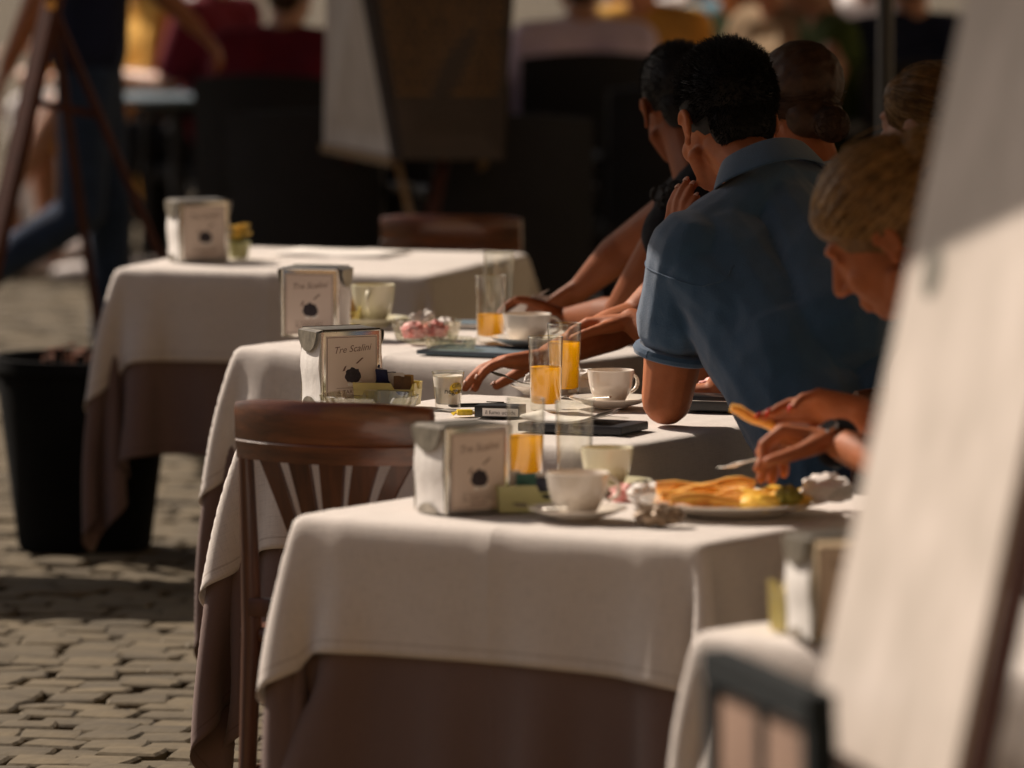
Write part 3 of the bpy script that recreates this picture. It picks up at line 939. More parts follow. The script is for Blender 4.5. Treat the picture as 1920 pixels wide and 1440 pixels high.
# ================================================================== people: helpers
def basis(d, n):
    d = Vector(d).normalized(); n = Vector(n); n = (n - d*n.dot(d)).normalized()
    return d, n
def prim_mesh(prims):
    vs = []; fs = []
    n = 14
    for pr in prims:
        if pr[0] == 'e':
            _, c, rad, rot = pr
            c = Vector(c); m = 10
            b = len(vs)
            rot = rot if rot is not None else Matrix.Identity(3)
            vs.append(c + rot @ V(0, 0, rad[2]))
            for i in range(1, m):
                t = math.pi*i/m
                for k in range(n):
                    a = 2*math.pi*k/n
                    vs.append(c + rot @ V(rad[0]*math.sin(t)*math.cos(a), rad[1]*math.sin(t)*math.sin(a), rad[2]*math.cos(t)))
            vs.append(c + rot @ V(0, 0, -rad[2]))
            e = len(vs) - 1
            for k in range(n):
                fs.append((b, b+1+k, b+1+(k+1) % n))
                fs.append((e, e-n+(k+1) % n, e-n+k))
            for i in range(m-2):
                for k in range(n):
                    k2 = (k+1) % n
                    fs.append((b+1+i*n+k, b+1+(i+1)*n+k, b+1+(i+1)*n+k2, b+1+i*n+k2))
        else:
            _, p0, r0, p1, r1 = pr
            p0, p1 = Vector(p0), Vector(p1)
            t = p1 - p0
            if t.length < 1e-6: t = V(0, 0, 1e-4)
            t.normalize()
            a = t.orthogonal().normalized(); c = t.cross(a)
            rings = []
            for q in range(3): rings.append((p0 - t*(r0*math.cos(q*math.pi/6 + 0.12)), r0*math.sin(q*math.pi/6 + 0.12)))
            rings.append((p0, r0)); rings.append((p1, r1))
            for q in range(3): rings.append((p1 + t*(r1*math.sin((q+1)*math.pi/6 - 0.08)), r1*math.cos((q+1)*math.pi/6 - 0.08)))
            b = len(vs)
            for p, r in rings:
                for k in range(n):
                    w = 2*math.pi*k/n
                    vs.append(p + a*(r*math.cos(w)) + c*(r*math.sin(w)))
            R = len(rings)
            for i in range(R-1):
                for k in range(n):
                    k2 = (k+1) % n
                    fs.append((b+i*n+k, b+i*n+k2, b+(i+1)*n+k2, b+(i+1)*n+k))
            fs.append(tuple(b+k for k in reversed(range(n))))
            fs.append(tuple(b+(R-1)*n+k for k in range(n)))
    me = bpy.data.meshes.new('tmp')
    me.from_pydata([tuple(v) for v in vs], [], fs); me.update()
    return me
def blob(name, prims, voxel, m, parent=None, origin=(0, 0, 0), smooth=4, disp=None):
    """one continuous skin grown over tapered limbs and ellipsoids"""
    me = prim_mesh(prims)
    o = bpy.data.objects.new('tmp', me); COL.objects.link(o)
    r = o.modifiers.new('r', 'REMESH'); r.mode = 'VOXEL'; r.voxel_size = voxel
    s = o.modifiers.new('s', 'SMOOTH'); s.factor = 0.5; s.iterations = smooth
    dg = bpy.context.evaluated_depsgraph_get()
    out = bpy.data.meshes.new_from_object(o.evaluated_get(dg))
    bpy.data.objects.remove(o); bpy.data.meshes.remove(me)
    out.name = name
    k = len(out.vertices)
    co = np.empty(k*3, np.float32); out.vertices.foreach_get('co', co); co = co.reshape(-1, 3)
    if disp is not None:
        no = np.empty(k*3, np.float32); out.vertices.foreach_get('normal', no); no = no.reshape(-1, 3)
        d = disp(co, no)
        co = co + no*d[:, None]
    co = co - np.array(origin, np.float32)
    out.vertices.foreach_set('co', co.astype(np.float32).ravel()); out.update()
    out.polygons.foreach_set('use_smooth', [True]*len(out.polygons))
    out.materials.clear(); out.materials.append(m)
    ob = bpy.data.objects.new(name, out)
    ob.location = origin if parent is None else (0, 0, 0)
    return link(ob, parent)
def folds(scale=9.0, amp=0.006, axis=(1, 1, 0.35), seed=0.0):
    """soft cloth folds: stretched ridged noise"""
    def f(co, no):
        d = np.empty(len(co), np.float32)
        ax, ay, az = axis
        for i, (x, y, z) in enumerate(co.tolist()):
            q = Vector((x*ax*scale + seed, y*ay*scale, z*az*scale))
            a = mnoise.noise(q); b = mnoise.noise(q*2.1 + Vector((7, 3, 1)))
            d[i] = amp*((1 - abs(a)*2.2) + 0.4*b)
        return d
    return f

def head_prims(c, f, up, s=1.0, nose=True):
    """c: centre of the head, f: where the face points"""
    f, up = basis(f, up); x = f.cross(up)          # x: the person's right
    R = Matrix((x, f, up)).transposed()
    def P(a, b, d): return Vector(c) + R @ (V(a, b, d)*s)
    def E(a, b, d, r): return ('e', P(a, b, d), tuple(k*s for k in r), R)
    pr = [E(0, -0.012, 0.03, (0.076, 0.098, 0.090)), E(0, 0.03, -0.03, (0.063, 0.066, 0.086)),
          E(0, 0.052, -0.092, (0.036, 0.033, 0.026)), E(0, 0.082, 0.028, (0.05, 0.016, 0.012)),
          E(0.036, 0.062, -0.035, (0.024, 0.028, 0.024)), E(-0.036, 0.062, -0.035, (0.024, 0.028, 0.024)),
          E(0, 0.088, -0.066, (0.023, 0.012, 0.007)), E(0, 0.085, -0.078, (0.02, 0.012, 0.008))]
    if nose:
        pr += [('c', P(0, 0.090, 0.010), 0.009*s, P(0, 0.112, -0.030), 0.0125*s),
               E(0.012, 0.099, -0.036, (0.009, 0.011, 0.008)), E(-0.012, 0.099, -0.036, (0.009, 0.011, 0.008))]
    for k in (-1, 1):
        pr += [E(0.031*k, 0.080, 0.006, (0.015, 0.010, 0.009)),                       # eyelid over the eye
               E(0.079*k, -0.010, -0.014, (0.006, 0.015, 0.024)), E(0.080*k, -0.006, -0.040, (0.006, 0.009, 0.010)),
               *[('c', P(0.0835*k, -0.010 + 0.017*math.cos(a), -0.012 + 0.025*math.sin(a)), 0.0055*s, P(0.0845*k, -0.010 + 0.017*math.cos(a+0.5), -0.012 + 0.025*math.sin(a+0.5)), 0.0055*s) for a in (0.4, 0.9, 1.4, 1.9, 2.4, 2.9, 3.4)],
               ('c', P(0.060*k, 0.012, -0.062), 0.016*s, P(0.026*k, 0.05, -0.096), 0.017*s)]
    return pr, P, R

def hand_prims(w, d, n, side, curl=(25, 35, 20), spread=5, s=1.0, thumb=(0.62, 0.75, 0.12), thumb_curl=18, curls=None, fpre=0.0):
    """w wrist, d towards the knuckles, n the way the palm faces, side = +1 / -1: thumb on side of d x n"""
    d, n = basis(d, n); t = d.cross(n)*side
    w = Vector(w); pr = []; tips = []
    lat = (0.029, 0.0095, -0.0095, -0.027); L = (0.070, 0.079, 0.074, 0.058); rr = (0.0098, 0.0101, 0.0097, 0.0086)
    met = (0.086, 0.090, 0.086, 0.078)
    for i in range(4):
        k = w + d*(met[i]*s) + t*(lat[i]*s)
        pr.append(('c', w + t*(lat[i]*0.62*s) + d*0.004, 0.0165*s, k, 0.0118*s))
        cu = curls[i] if curls else curl
        a0 = R_(fpre); dirv = d*math.cos(a0) + n*math.sin(a0)
        dirv = (dirv + t*math.tan(R_(spread*(1.5-i)*0.6))).normalized()
        p = k; r = rr[i]*s
        for j, fr in enumerate((0.46, 0.31, 0.23)):
            ax = t
            q = Quaternion(ax, R_(cu[j])*(1 if dirv.cross(n).dot(ax) > 0 else -1))
            dirv = q @ dirv
            p2 = p + dirv*(L[i]*fr*s*1.06)
            pr.append(('c', p, r*1.06, p2, r*0.94)); r *= 0.94; p = p2
        tips.append((p, dirv.copy(), r))
    b = w + d*(0.022*s) + t*(0.026*s) + n*(0.006*s)
    td = (d*thumb[0] + t*thumb[1] + n*thumb[2]).normalized()
    p1 = b + td*(0.040*s)
    ax = td.cross(d + n*0.4).normalized()
    td2 = Quaternion(ax, R_(thumb_curl)) @ td
    p2 = p1 + td2*(0.034*s); td3 = Quaternion(ax, R_(thumb_curl*0.8)) @ td2; p3 = p2 + td3*(0.026*s)
    pr += [('c', b, 0.0165*s, p1, 0.0128*s), ('c', p1, 0.0118*s, p2, 0.0105*s), ('c', p2, 0.0105*s, p3, 0.0088*s)]
    tips.append((p3, td3, 0.0088*s))
    pr.append(('e', w + d*(0.05*s) + n*0.004, (0.036*s, 0.042*s, 0.0155*s), Matrix((t, d, n)).transposed()))
    return pr, tips, (d, n, t)

def arm_prims(sh, el, wr, k=1.0):
    sh, el, wr = Vector(sh), Vector(el), Vector(wr)
    m1 = sh.lerp(el, 0.45); m2 = el.lerp(wr, 0.28)
    return [('c', sh, 0.058*k, m1, 0.051*k), ('c', m1, 0.051*k, el, 0.041*k), ('c', el, 0.041*k, m2, 0.044*k), ('c', m2, 0.044*k, wr, 0.0265*k)]
def leg_prims(h, kn, an, k=1.0):
    h, kn, an = Vector(h), Vector(kn), Vector(an)
    m = h.lerp(kn, 0.4); c = kn.lerp(an, 0.3)
    return [('c', h, 0.088*k, m, 0.080*k), ('c', m, 0.080*k, kn, 0.057*k), ('c', kn, 0.056*k, c, 0.056*k), ('c', c, 0.056*k, an, 0.036*k)]
def foot_prims(an, f, k=1.0):
    an = Vector(an); f = Vector(f).normalized()
    h = V(an.x, an.y, 0.04) - f*0.03
    return [('c', an, 0.036*k, h, 0.036*k), ('c', h, 0.034*k, h + f*0.13 + V(0, 0, -0.006), 0.034*k), ('c', h + f*0.13 + V(0, 0, -0.006), 0.034*k, h + f*0.2 + V(0, 0, -0.012), 0.026*k)]
def torso_prims(pel, chest, neck, shl, shr, k=1.0, g=0.0):
    """k scales the girth, g adds to it (clothing)"""
    pel, chest, neck, shl, shr = map(Vector, (pel, chest, neck, shl, shr))
    l = (shl - shr).normalized()
    pr = []
    for s in (-1, 0, 1):
        pr.append(('c', pel + l*(0.085*s*k), 0.108*k+g, pel.lerp(chest, 0.5) + l*(0.068*s*k), 0.100*k+g))
        pr.append(('c', pel.lerp(chest, 0.5) + l*(0.068*s*k), 0.100*k+g, chest + l*(0.085*s*k), 0.108*k+g))
    up = (neck - chest).normalized()
    for s, sh in ((1, shl), (-1, shr)):
        pr.append(('c', chest + l*(0.085*s*k), 0.105*k+g, sh.lerp(neck, 0.35) - up*0.045, 0.072*k+g))
        pr.append(('c', sh, 0.056*k+g, neck - up*0.02, 0.052*k+g))
        pr.append(('c', sh - up*0.05, 0.06*k+g, chest + l*(0.07*s*k), 0.1*k+g))
    return pr

def strands(name, m, parent, origin, paths, r0=0.0011, n=3):
    """hair drawn as many fine tapering tubes, joined into one mesh"""
    V_ = []; F_ = []
    for pts in paths:
        k = len(pts); b = len(V_)
        for i, p in enumerate(pts):
            t = (pts[min(i+1, k-1)] - pts[max(i-1, 0)])
            t = t.normalized() if t.length > 1e-9 else V(0, 0, 1)
            a = t.orthogonal().normalized(); c = t.cross(a)
            r = r0*(1 - 0.75*i/(k-1))
            for q in range(n):
                w = 6.2832*q/n
                V_.append(tuple(p - Vector(origin) + a*(r*math.cos(w)) + c*(r*math.sin(w))))
        for i in range(k-1):
            for q in range(n):
                q2 = (q+1) % n
                F_.append((b+i*n+q, b+i*n+q2, b+(i+1)*n+q2, b+(i+1)*n+q))
    me = bpy.data.meshes.new(name)
    me.from_pydata(V_, [], F_); me.update()
    me.polygons.foreach_set('use_smooth', [True]*len(me.polygons))
    me.materials.append(m)
    return obj(name, me, parent)

def short_hair(parent, origin, P, R, s, m, count=3500, length=0.012, seed=1, skull=1.035, voxel=0.006):
    """close-cropped cap of hair with short strands standing off it"""
    def E(a, b, d, r): return ('e', P(a, b, d), tuple(k*s for k in r), R)
    pr = [E(0, -0.020, 0.038, (0.080*skull, 0.094*skull, 0.088*skull)), E(0, -0.062, -0.022, (0.062, 0.043, 0.062)),
          E(0, 0.032, 0.082, (0.056, 0.045, 0.038))]
    cap = blob('hair', pr, voxel, m, parent, origin, 3)
    rg = random.Random(seed); paths = []
    for _ in range(count):
        a = rg.uniform(0, 6.2832); z = rg.uniform(-0.55, 1)
        q = math.sqrt(1 - z*z)
        l = V(q*math.cos(a), q*math.sin(a), z)
        if l.y > 0.45 and z < 0.35: continue
        if z < -0.1 and l.y > -0.15: continue
        base = P(l.x*0.080*skull*0.985, -0.020 + l.y*0.094*skull*0.985, 0.038 + l.z*0.088*skull*0.985)
        nrm = R @ V(l.x/0.08, l.y/0.094, l.z/0.088).normalized()
        comb = R @ V(rg.gauss(0, .25), 0.55 if z > 0.3 else 0.1, -0.5 if z < 0.3 else 0.1)
        d = (nrm*0.75 + comb*0.6 + V(rg.gauss(0, .2), rg.gauss(0, .2), rg.gauss(0, .2))).normalized()
        ln = length*s*rg.uniform(0.6, 1.3)*(1.4 if z > 0.4 else 0.8)
        paths.append([base - nrm*0.002, base + nrm*ln*0.35 + d*ln*0.3, base + d*ln])
    for _ in range(count//3):                # nape
        a = rg.uniform(math.pi, 2*math.pi); z = rg.uniform(-0.9, 0.6); q = math.sqrt(1 - z*z); l = V(q*math.cos(a), q*math.sin(a), z)
        base = P(l.x*0.061, -0.062 + l.y*0.0425, -0.022 + l.z*0.061); nrm = R @ V(l.x/0.062, l.y/0.043, l.z/0.062).normalized()
        d = (nrm*0.35 + R @ V(rg.gauss(0, .15), -0.1, -0.9)).normalized(); ln = length*0.7*rg.uniform(0.5, 1.2)*(0.4 + 0.6*(z + 1)/1.6)
        paths.append([base - nrm*0.002, base + nrm*ln*0.2 + d*ln*0.4, base + d*ln])
    strands('hair_strands', m, cap, origin, paths, 0.0009)
    return cap

def swept_hair(parent, origin, P, R, s, m, m2, bun=(0, -0.125, 0.02), count=1300, seed=2, vol=1.12, bun_r=0.05, part=0.02, fly=40, voxel=0.006):
    """hair combed back from the hairline into a knot"""
    def E(a, b, d, r): return ('e', P(a, b, d), tuple(k*s for k in r), R)
    pr = [E(0, -0.022, 0.044, (0.079*vol, 0.094*vol, 0.084*vol)), E(0, -0.06, -0.028, (0.062*vol, 0.046*vol, 0.052*vol)),
          E(0, 0.030, 0.068, (0.066*vol, 0.055*vol, 0.044*vol)), E(*bun, (bun_r, bun_r*0.9, bun_r))]
    Ri = np.array(R.transposed()); hc = np.array(P(0, 0, 0))
    def locks(co, no):
        lc = (co - hc) @ Ri.T
        return np.array([0.0026*mnoise.noise(Vector((x*42, y*9, z*42 + y*20))) + 0.002*mnoise.noise(Vector((x*95, y*16, z*95 + y*40))) for x, y, z in lc.tolist()], np.float32)
    cap = blob('hair', pr, voxel, m, parent, origin, 3, locks)
    rg = random.Random(seed); paths = []
    B = V(*bun)
    c0 = V(0, -0.020, 0.044); rad = V(0.080*vol, 0.100*vol, 0.085*vol)
    for q in range(count):
        a = rg.uniform(-2.25, 2.25)              # around the hairline, 0 = forehead
        st = V(math.sin(a), 0.12 + 0.75*math.cos(a), 0.05 + 0.36*math.cos(a) - 0.55*math.sin(a)**2); st.normalize()
        t0 = 0.0 if rg.random() < 0.35 else rg.uniform(0, 0.62)
        en = (B - c0); en = V(en.x/rad.x, en.y/rad.y, en.z/rad.z).normalized()
        en = (en + V(rg.gauss(0, .16), rg.gauss(0, .1), rg.gauss(0, .16))).normalized()
        lk = mnoise.noise(V(a*3.1, seed, 0))        # locks: neighbouring strands rise and fall together
        off = 1.010 + 0.022*abs(lk) + abs(rg.gauss(0, 0.008)); wob = 0.10*lk + rg.gauss(0, 0.02)
        pts = []
        K = 11
        om = math.acos(max(-1, min(1, st.dot(en))))
        for i in range(K):
            t = t0 + (1 - t0)*i/(K-1)
            sl = (st*math.sin((1-t)*om) + en*math.sin(t*om))/max(1e-3, math.sin(om))
            sl = sl + V(0, 0, 0.22*math.sin(math.pi*t)*(0.15 + 2.2*wob)); sl.normalize()
            bul = off + 0.02*math.sin(math.pi*t)
            pts.append(P(c0.x + sl.x*rad.x*bul, c0.y + sl.y*rad.y*bul, c0.z + sl.z*rad.z*bul))
        if q < fly:
            w = R @ V(rg.gauss(0, .02), rg.gauss(0, .02), rg.gauss(0.01, .02))
            pts = [p + w*(i/(K-1))**1.5*0.5 for i, p in enumerate(pts)]
        paths.append(pts)
    strands('hair_strands', m2, cap, origin, paths[::2], 0.0016); strands('hair_strands', m, cap, origin, paths[1::2], 0.0016)
    # strands wrapped round the knot
    kp = []
    for _ in range(260):
        a0 = rg.uniform(0, 6.28); tilt = rg.uniform(-1, 1)
        ax = V(rg.gauss(0, 1), rg.gauss(0, .4), rg.gauss(0, 1)).normalized(); o1 = ax.orthogonal().normalized(); o2 = ax.cross(o1)
        kp.append([P(*(B + (o1*math.cos(a0+i*0.28) + o2*math.sin(a0+i*0.28))*bun_r*1.02*math.sqrt(1-0.5*tilt**2) + ax*bun_r*tilt*0.7)) for i in range(9)])
    strands('hair_knot', m2, cap, origin, kp, 0.0012)
    return cap

def seated(base, face, lean=0.15, seat=0.46, hl=None, hr=None, reach=0.26, head_tilt=0.1, head_turn=0.0, cross=False, sh_drop=0.0):
    """joints of a person sitting; base = point on the floor below the pelvis; face = heading in radians"""
    f = V(math.cos(face), math.sin(face), 0); l = V(-f.y, f.x, 0); up = V(0, 0, 1)
    sp = (up*math.cos(lean) + f*math.sin(lean))
    b = V(base[0], base[1], 0)
    J = {}
    J['f'], J['l'] = f, l
    J['pel'] = b + up*(seat + 0.105)
    J['chest'] = J['pel'] + sp*0.30
    J['neck'] = J['pel'] + sp*0.475
    J['shl'] = J['neck'] - sp*0.045 + l*0.185; J['shr'] = J['neck'] - sp*0.045 - l*0.185
    hf = Quaternion(up, head_turn) @ f
    J['hf'] = (hf*math.cos(head_tilt) - up*math.sin(head_tilt)); J['hu'] = (up*math.cos(head_tilt) + hf*math.sin(head_tilt))
    J['head'] = J['neck'] + up*0.155 + hf*(0.05 + 0.25*math.sin(lean)*0.3)
    for s, k in ((1, 'l'), (-1, 'r')):
        h = b + up*(seat + 0.07) + l*(0.092*s)
        J['h'+k] = h
        kn = h + f*0.42 + l*(0.05*s) + up*0.0
        J['k'+k] = kn
        an = V(kn.x, kn.y, 0.09) + f*(0.06 if s > 0 else -0.04)
        if cross and s > 0:
            J['k'+k] = h + f*0.40 - l*0.06 + up*0.13
            an = J['k'+k] + f*0.16 - l*0.12 - up*0.33
        J['a'+k] = an
        sh = J['sh'+k]
        tgt = hl if s > 0 else hr
        el = sh - sp*0.25 + f*0.10 + l*(0.05*s)
        wr = el + f*reach*0.93 + up*0.03 - l*(0.06*s)
        if tgt is not None:
            wr = Vector(tgt)
            mid = sh.lerp(wr, 0.5); dd = (wr - sh).length
            hgt = math.sqrt(max(0.0, 0.28**2 - (dd/2)**2))
            el = mid - up*(hgt*0.9) + l*(s*hgt*0.45)
        J['e'+k], J['w'+k] = el, wr
    return J

def make_person(label, J, skin, top, bottom, shoe, hair, sleeve='short', voxel=0.009, legs='long', head_s=1.0, group=None,
                hands=None, name='person', cat='person', girth=1.0, feet=True, fold=None, neckline=0.0, shirt_voxel=None, extra=()):
    org = V(J['pel'].x, J['pel'].y, 0)
    hp, P, R = head_prims(J['head'], J['hf'], J['hu'], head_s)
    pr = list(hp)
    chin = P(0, -0.012, -0.05)
    pr.append(('c', J['neck'] - V(0, 0, 0.02), 0.062, chin, 0.054*head_s))
    pr += torso_prims(J['pel'], J['chest'], J['neck'], J['shl'], J['shr'], 0.93*girth)
    tips = {}
    for k, s in (('l', 1), ('r', -1)):
        pr += arm_prims(J['sh'+k], J['e'+k], J['w'+k], J.get('arm', 1.0))
        hd = (hands or {}).get(k)
        if hd is None:
            d = (J['w'+k] - J['e'+k]).normalized()
            hd = dict(d=d, n=V(0, 0, -1) if abs(d.z) < 0.9 else J['f'], side=(1 if k == 'r' else -1)*(-1))
        h, tp, fr = hand_prims(J['w'+k], **hd)
        pr += h; tips[k] = (tp, fr)
        pr += leg_prims(J['h'+k], J['k'+k], J['a'+k], 0.95)
        pr += foot_prims(J['a'+k], J.get('ff', J['f']), 0.92)
    body = blob(name, pr, voxel, MATS[skin], None, org, 3)
    tag(body, label, cat, group)
    # clothing
    sh = torso_prims(J['pel'], J['chest'], J['neck'] - V(0, 0, neckline), J['shl'], J['shr'], girth, 0.012)
    for k in 'lr':
        S, E, W = J['sh'+k], J['e'+k], J['w'+k]
        if sleeve == 'short':
            e = S.lerp(E, 0.72); sh += [('c', S, 0.072, S.lerp(E, 0.4), 0.068), ('c', S.lerp(E, 0.4), 0.068, e, 0.064)]
        elif sleeve == 'polo':
            e = S.lerp(E, 0.46); sh += [('c', S, 0.078, S.lerp(E, 0.3), 0.078), ('c', S.lerp(E, 0.3), 0.078, e, 0.080)]
        elif sleeve == 'long':
            sh += [('c', S, 0.069, E, 0.055), ('c', E, 0.055, W, 0.040)]
        elif sleeve == 'cap':
            sh += [('c', S, 0.066, S.lerp(E, 0.2), 0.064)]
    sh += list(extra)
    shirt = blob('shirt', sh, shirt_voxel or voxel, MATS[top], body, org, 4, fold or folds(9, 0.004, seed=org.x*3))
    if legs:
        lp = [('c', J['pel'] - V(0, 0, 0.02) + J['l']*(0.07*s), 0.118*girth, J['pel'] + V(0, 0, 0.06) + J['l']*(0.06*s), 0.116*girth) for s in (-1, 1)]
        for k in 'lr':
            h, kn, an = J['h'+k], J['k'+k], J['a'+k]
            if legs == 'long':
                lp += [('c', h, 0.100, kn, 0.070), ('c', kn, 0.069, kn.lerp(an, 0.93), 0.056)]
            else:
                lp += [('c', h, 0.100, h.lerp(kn, 0.8), 0.082)]
        blob('trousers', lp, voxel*1.1, MATS[bottom], body, org, 4, folds(10, 0.005, seed=org.y))
    if shoe:
        for k in 'lr':
            blob('shoe', [(c[0], c[1], c[2]*1.2, c[3], c[4]*1.2) for c in foot_prims(J['a'+k], J.get('ff', J['f']), 1.0)[1:]], voxel, MATS[shoe], body, org, 2)
    hair(body, org, P, R, head_s)
    return body, P, R, tips, org

def nails(body, org, tips, m, n, size=1.0, name='fingernail'):
    """a small curved plate on the back of each finger tip"""
    for p, d, r in tips:
        d = d.normalized(); nn = (n - d*n.dot(d)).normalized(); x = d.cross(nn)
        b = MB()
        vs_ = []; fs_ = []
        for i in range(4):
            for j in range(5):
                t = i/3; a = (j/4 - 0.5)*1.9
                w = r*0.98*size*(1 - 0.35*max(0, t-0.5)*2)
                q = Vector(p) + d*(r*(0.1 + 0.95*t)*size*1.2 - r*0.35) - nn*(r*1.06*math.cos(a) * (1 - 0.25*t*t)) + x*(w*math.sin(a))
                vs_.append(q - org)
        for i in range(3):
            for j in range(4):
                fs_.append((i*5+j, i*5+j+1, i*5+j+6, i*5+j+5))
        b.add(vs_, fs_)
        o = b.build(name, MATS[m], body)
        s = o.modifiers.new('s', 'SOLIDIFY'); s.thickness = 0.0012; s.offset = 1
# ================================================================== the people at the tables
def H_short(m, **k):
    return lambda body, org, P, R, s: short_hair(body, org, P, R, s, MATS[m], **k)
def H_swept(m, m2, **k):
    return lambda body, org, P, R, s: swept_hair(body, org, P, R, s, MATS[m], MATS[m2], **k)

# ---- man in the blue polo shirt, elbow on table B, hand at his cheek
f = V(-0.6, 0.8, 0); l = V(-0.8, -0.6, 0)
J = dict(f=f, l=l, pel=V(0.66, 13.60, 0.565), chest=V(0.57, 13.72, 0.93), neck=V(0.485, 13.86, 1.215),
         shl=V(0.335, 13.75, 1.085), shr=V(0.605, 13.97, 1.165),
         head=V(0.405, 14.02, 1.318), hf=V(-0.36, 0.87, -0.36), hu=V(-0.13, 0.32, 0.94))
J['arm'] = 1.16; J['el'] = px(1250, 750, y=13.80); J['wl'] = V(0.318, 13.985, 1.045)
J['er'] = J['shr'] + V(-0.10, 0.12, -0.24); J['wr'] = V(0.40, 14.20, ZT + 0.03)
for s, k in ((1, 'l'), (-1, 'r')):
    J['h'+k] = V(0.66, 13.60, 0.53) + l*(0.092*s)
    J['k'+k] = J['h'+k] + f*0.42 + V(0, 0, 0.0)
    J['a'+k] = V(J['k'+k].x, J['k'+k].y, 0.09) - f*0.03
def polo_folds(co, no):
    base = folds(7.5, 0.0045, (1, 1, 0.5), 2.0)(co, no) + folds(19, 0.0016, (1, 1, 0.7), 5.0)(co, no)
    # a few long drag folds from the left armpit across the back
    a = np.array(J['shl']) + np.array((0.03, -0.02, -0.10)); out = np.zeros(len(co), np.float32)
    for tx, ty, tz, am in ((0.62, 13.70, 0.80, 0.006), (0.60, 13.66, 0.92, 0.005), (0.30, 13.70, 0.92, 0.006)):
        b = np.array((tx, ty, tz)); d = b - a; L = np.linalg.norm(d); d = d/L
        w = co - a; t = np.clip(w @ d, 0, L); dist = np.linalg.norm(w - t[:, None]*d, axis=1)
        out += am*np.exp(-(dist/0.016)**2)*np.sin(np.pi*np.clip(t/L, 0, 1)) - 0.5*am*np.exp(-((dist-0.03)/0.018)**2)*np.sin(np.pi*np.clip(t/L, 0, 1))
    return base + out
blue, P, R, tips, org = make_person(
    'man in a blue polo shirt leaning an elbow on the cloth, hand at his cheek', J, 'skin_red', 'polo_blue', 'denim', 'shoe_dark',
    H_short('hair_black', count=9000, length=0.0115, voxel=0.0045, skull=1.05), 'polo', voxel=0.0042, shirt_voxel=0.0055, fold=polo_folds, head_s=1.09,
    extra=[('c', J['shr'] + V(0, -0.02, -0.04), 0.085, V(0.70, 13.66, 0.80), 0.125), ('c', V(0.70, 13.66, 0.80), 0.125, J['pel'] + V(0.05, 0.03, 0), 0.13),
           ('c', J['shl'] + V(0.03, 0, -0.05), 0.085, V(0.56, 13.62, 0.78), 0.125), ('c', J['neck'] + V(0.02, -0.02, -0.06), 0.08, V(0.60, 13.68, 0.95), 0.125)],
    hands={'l': dict(d=(-0.02, 0.12, 1.0), n=(0.75, 0.62, 0), side=1, curl=(12, 18, 10), spread=2, s=0.96, thumb=(0.8, 0.45, 0.2)),
           'r': dict(d=(-0.8, 0.3, -0.05), n=(0, 0, -1), side=-1)})
# sleeves with a turned hem, the collar, a ring
sv = []
for k in 'lr':
    S, E = J['sh'+k], J['e'+k]
    sv.append((S, S.lerp(E, 0.3), S.lerp(E, 0.46)))
for S, m_, e in sv:
    d = (e - S).normalized()
    a = d.orthogonal().normalized(); c = d.cross(a)
    b = MB()
    e2 = e + d*0.062
    pts = [e2 + (a*math.cos(t) + c*math.sin(t))*(0.0665 + 0.003*math.sin(3*t)) - org for t in [i*2*math.pi/40 for i in range(41)]]
    b.tube(pts, 0.011, 8, cap=False, flat=(1.0, 1.0)); b.build('sleeve_hem', MATS['polo_blue'], blue)
# collar: a folded band round the neck
b = MB()
nk = J['neck']; ax = (V(*P(0, 0, -0.09)) - nk).normalized()
ax = (V(-0.25, 0.38, 1.0)).normalized(); fx = (J['f'] - ax*J['f'].dot(ax)).normalized(); lx = ax.cross(fx)
vs_, fs_ = [], []
N = 36
rows = ((0.082, 0.040, 0.0), (0.078, 0.062, 0.0), (0.083, 0.068, 0.002), (0.100, 0.040, 0.0), (0.118, 0.006, 0.0))
for r, h, _ in rows:
    for i in range(N):
        t = math.pi*(0.16 + 1.68*i/(N-1))
        w = 1 + 0.03*math.sin(5*t)
        vs_.append(nk + V(0, 0, -0.018) + fx*(math.cos(t)*r*0.92*w) + lx*(math.sin(t)*r*1.02*w) + ax*(h - 0.010*math.cos(t)) - org)
for q in range(len(rows)-1):
    for i in range(N-1):
        fs_.append((q*N+i, q*N+i+1, (q+1)*N+i+1, (q+1)*N+i))
b.add(vs_, fs_)
co_ = b.build('collar', MATS['polo_blue'], blue, angle=70)
sm_ = co_.modifiers.new('s', 'SOLIDIFY'); sm_.thickness = 0.003
ss_ = co_.modifiers.new('u', 'SUBSURF'); ss_.levels = 1; ss_.render_levels = 1
nails(blue, org, tips['l'][0], 'nail', tips['l'][1][1])
# stitched armhole seams lying on the shirt
shirt_o = [c for c in blue.children if c.name.startswith('shirt')][0]
for k in 'lr':
    S, E = J['sh'+k], J['e'+k]; d = (E - S).normalized(); a = d.orthogonal().normalized(); c = d.cross(a)
    pts = []
    for i in range(49):
        w = i*2*math.pi/48
        ok, p, n, _ = shirt_o.closest_point_on_mesh(S + d*0.035 + (a*math.cos(w) + c*math.sin(w))*0.11 - org)
        pts.append(p + n*0.0006)
    b = MB(); b.tube(pts, 0.0016, 6, cap=False); b.build('seam', MATS['polo_blue'], blue)

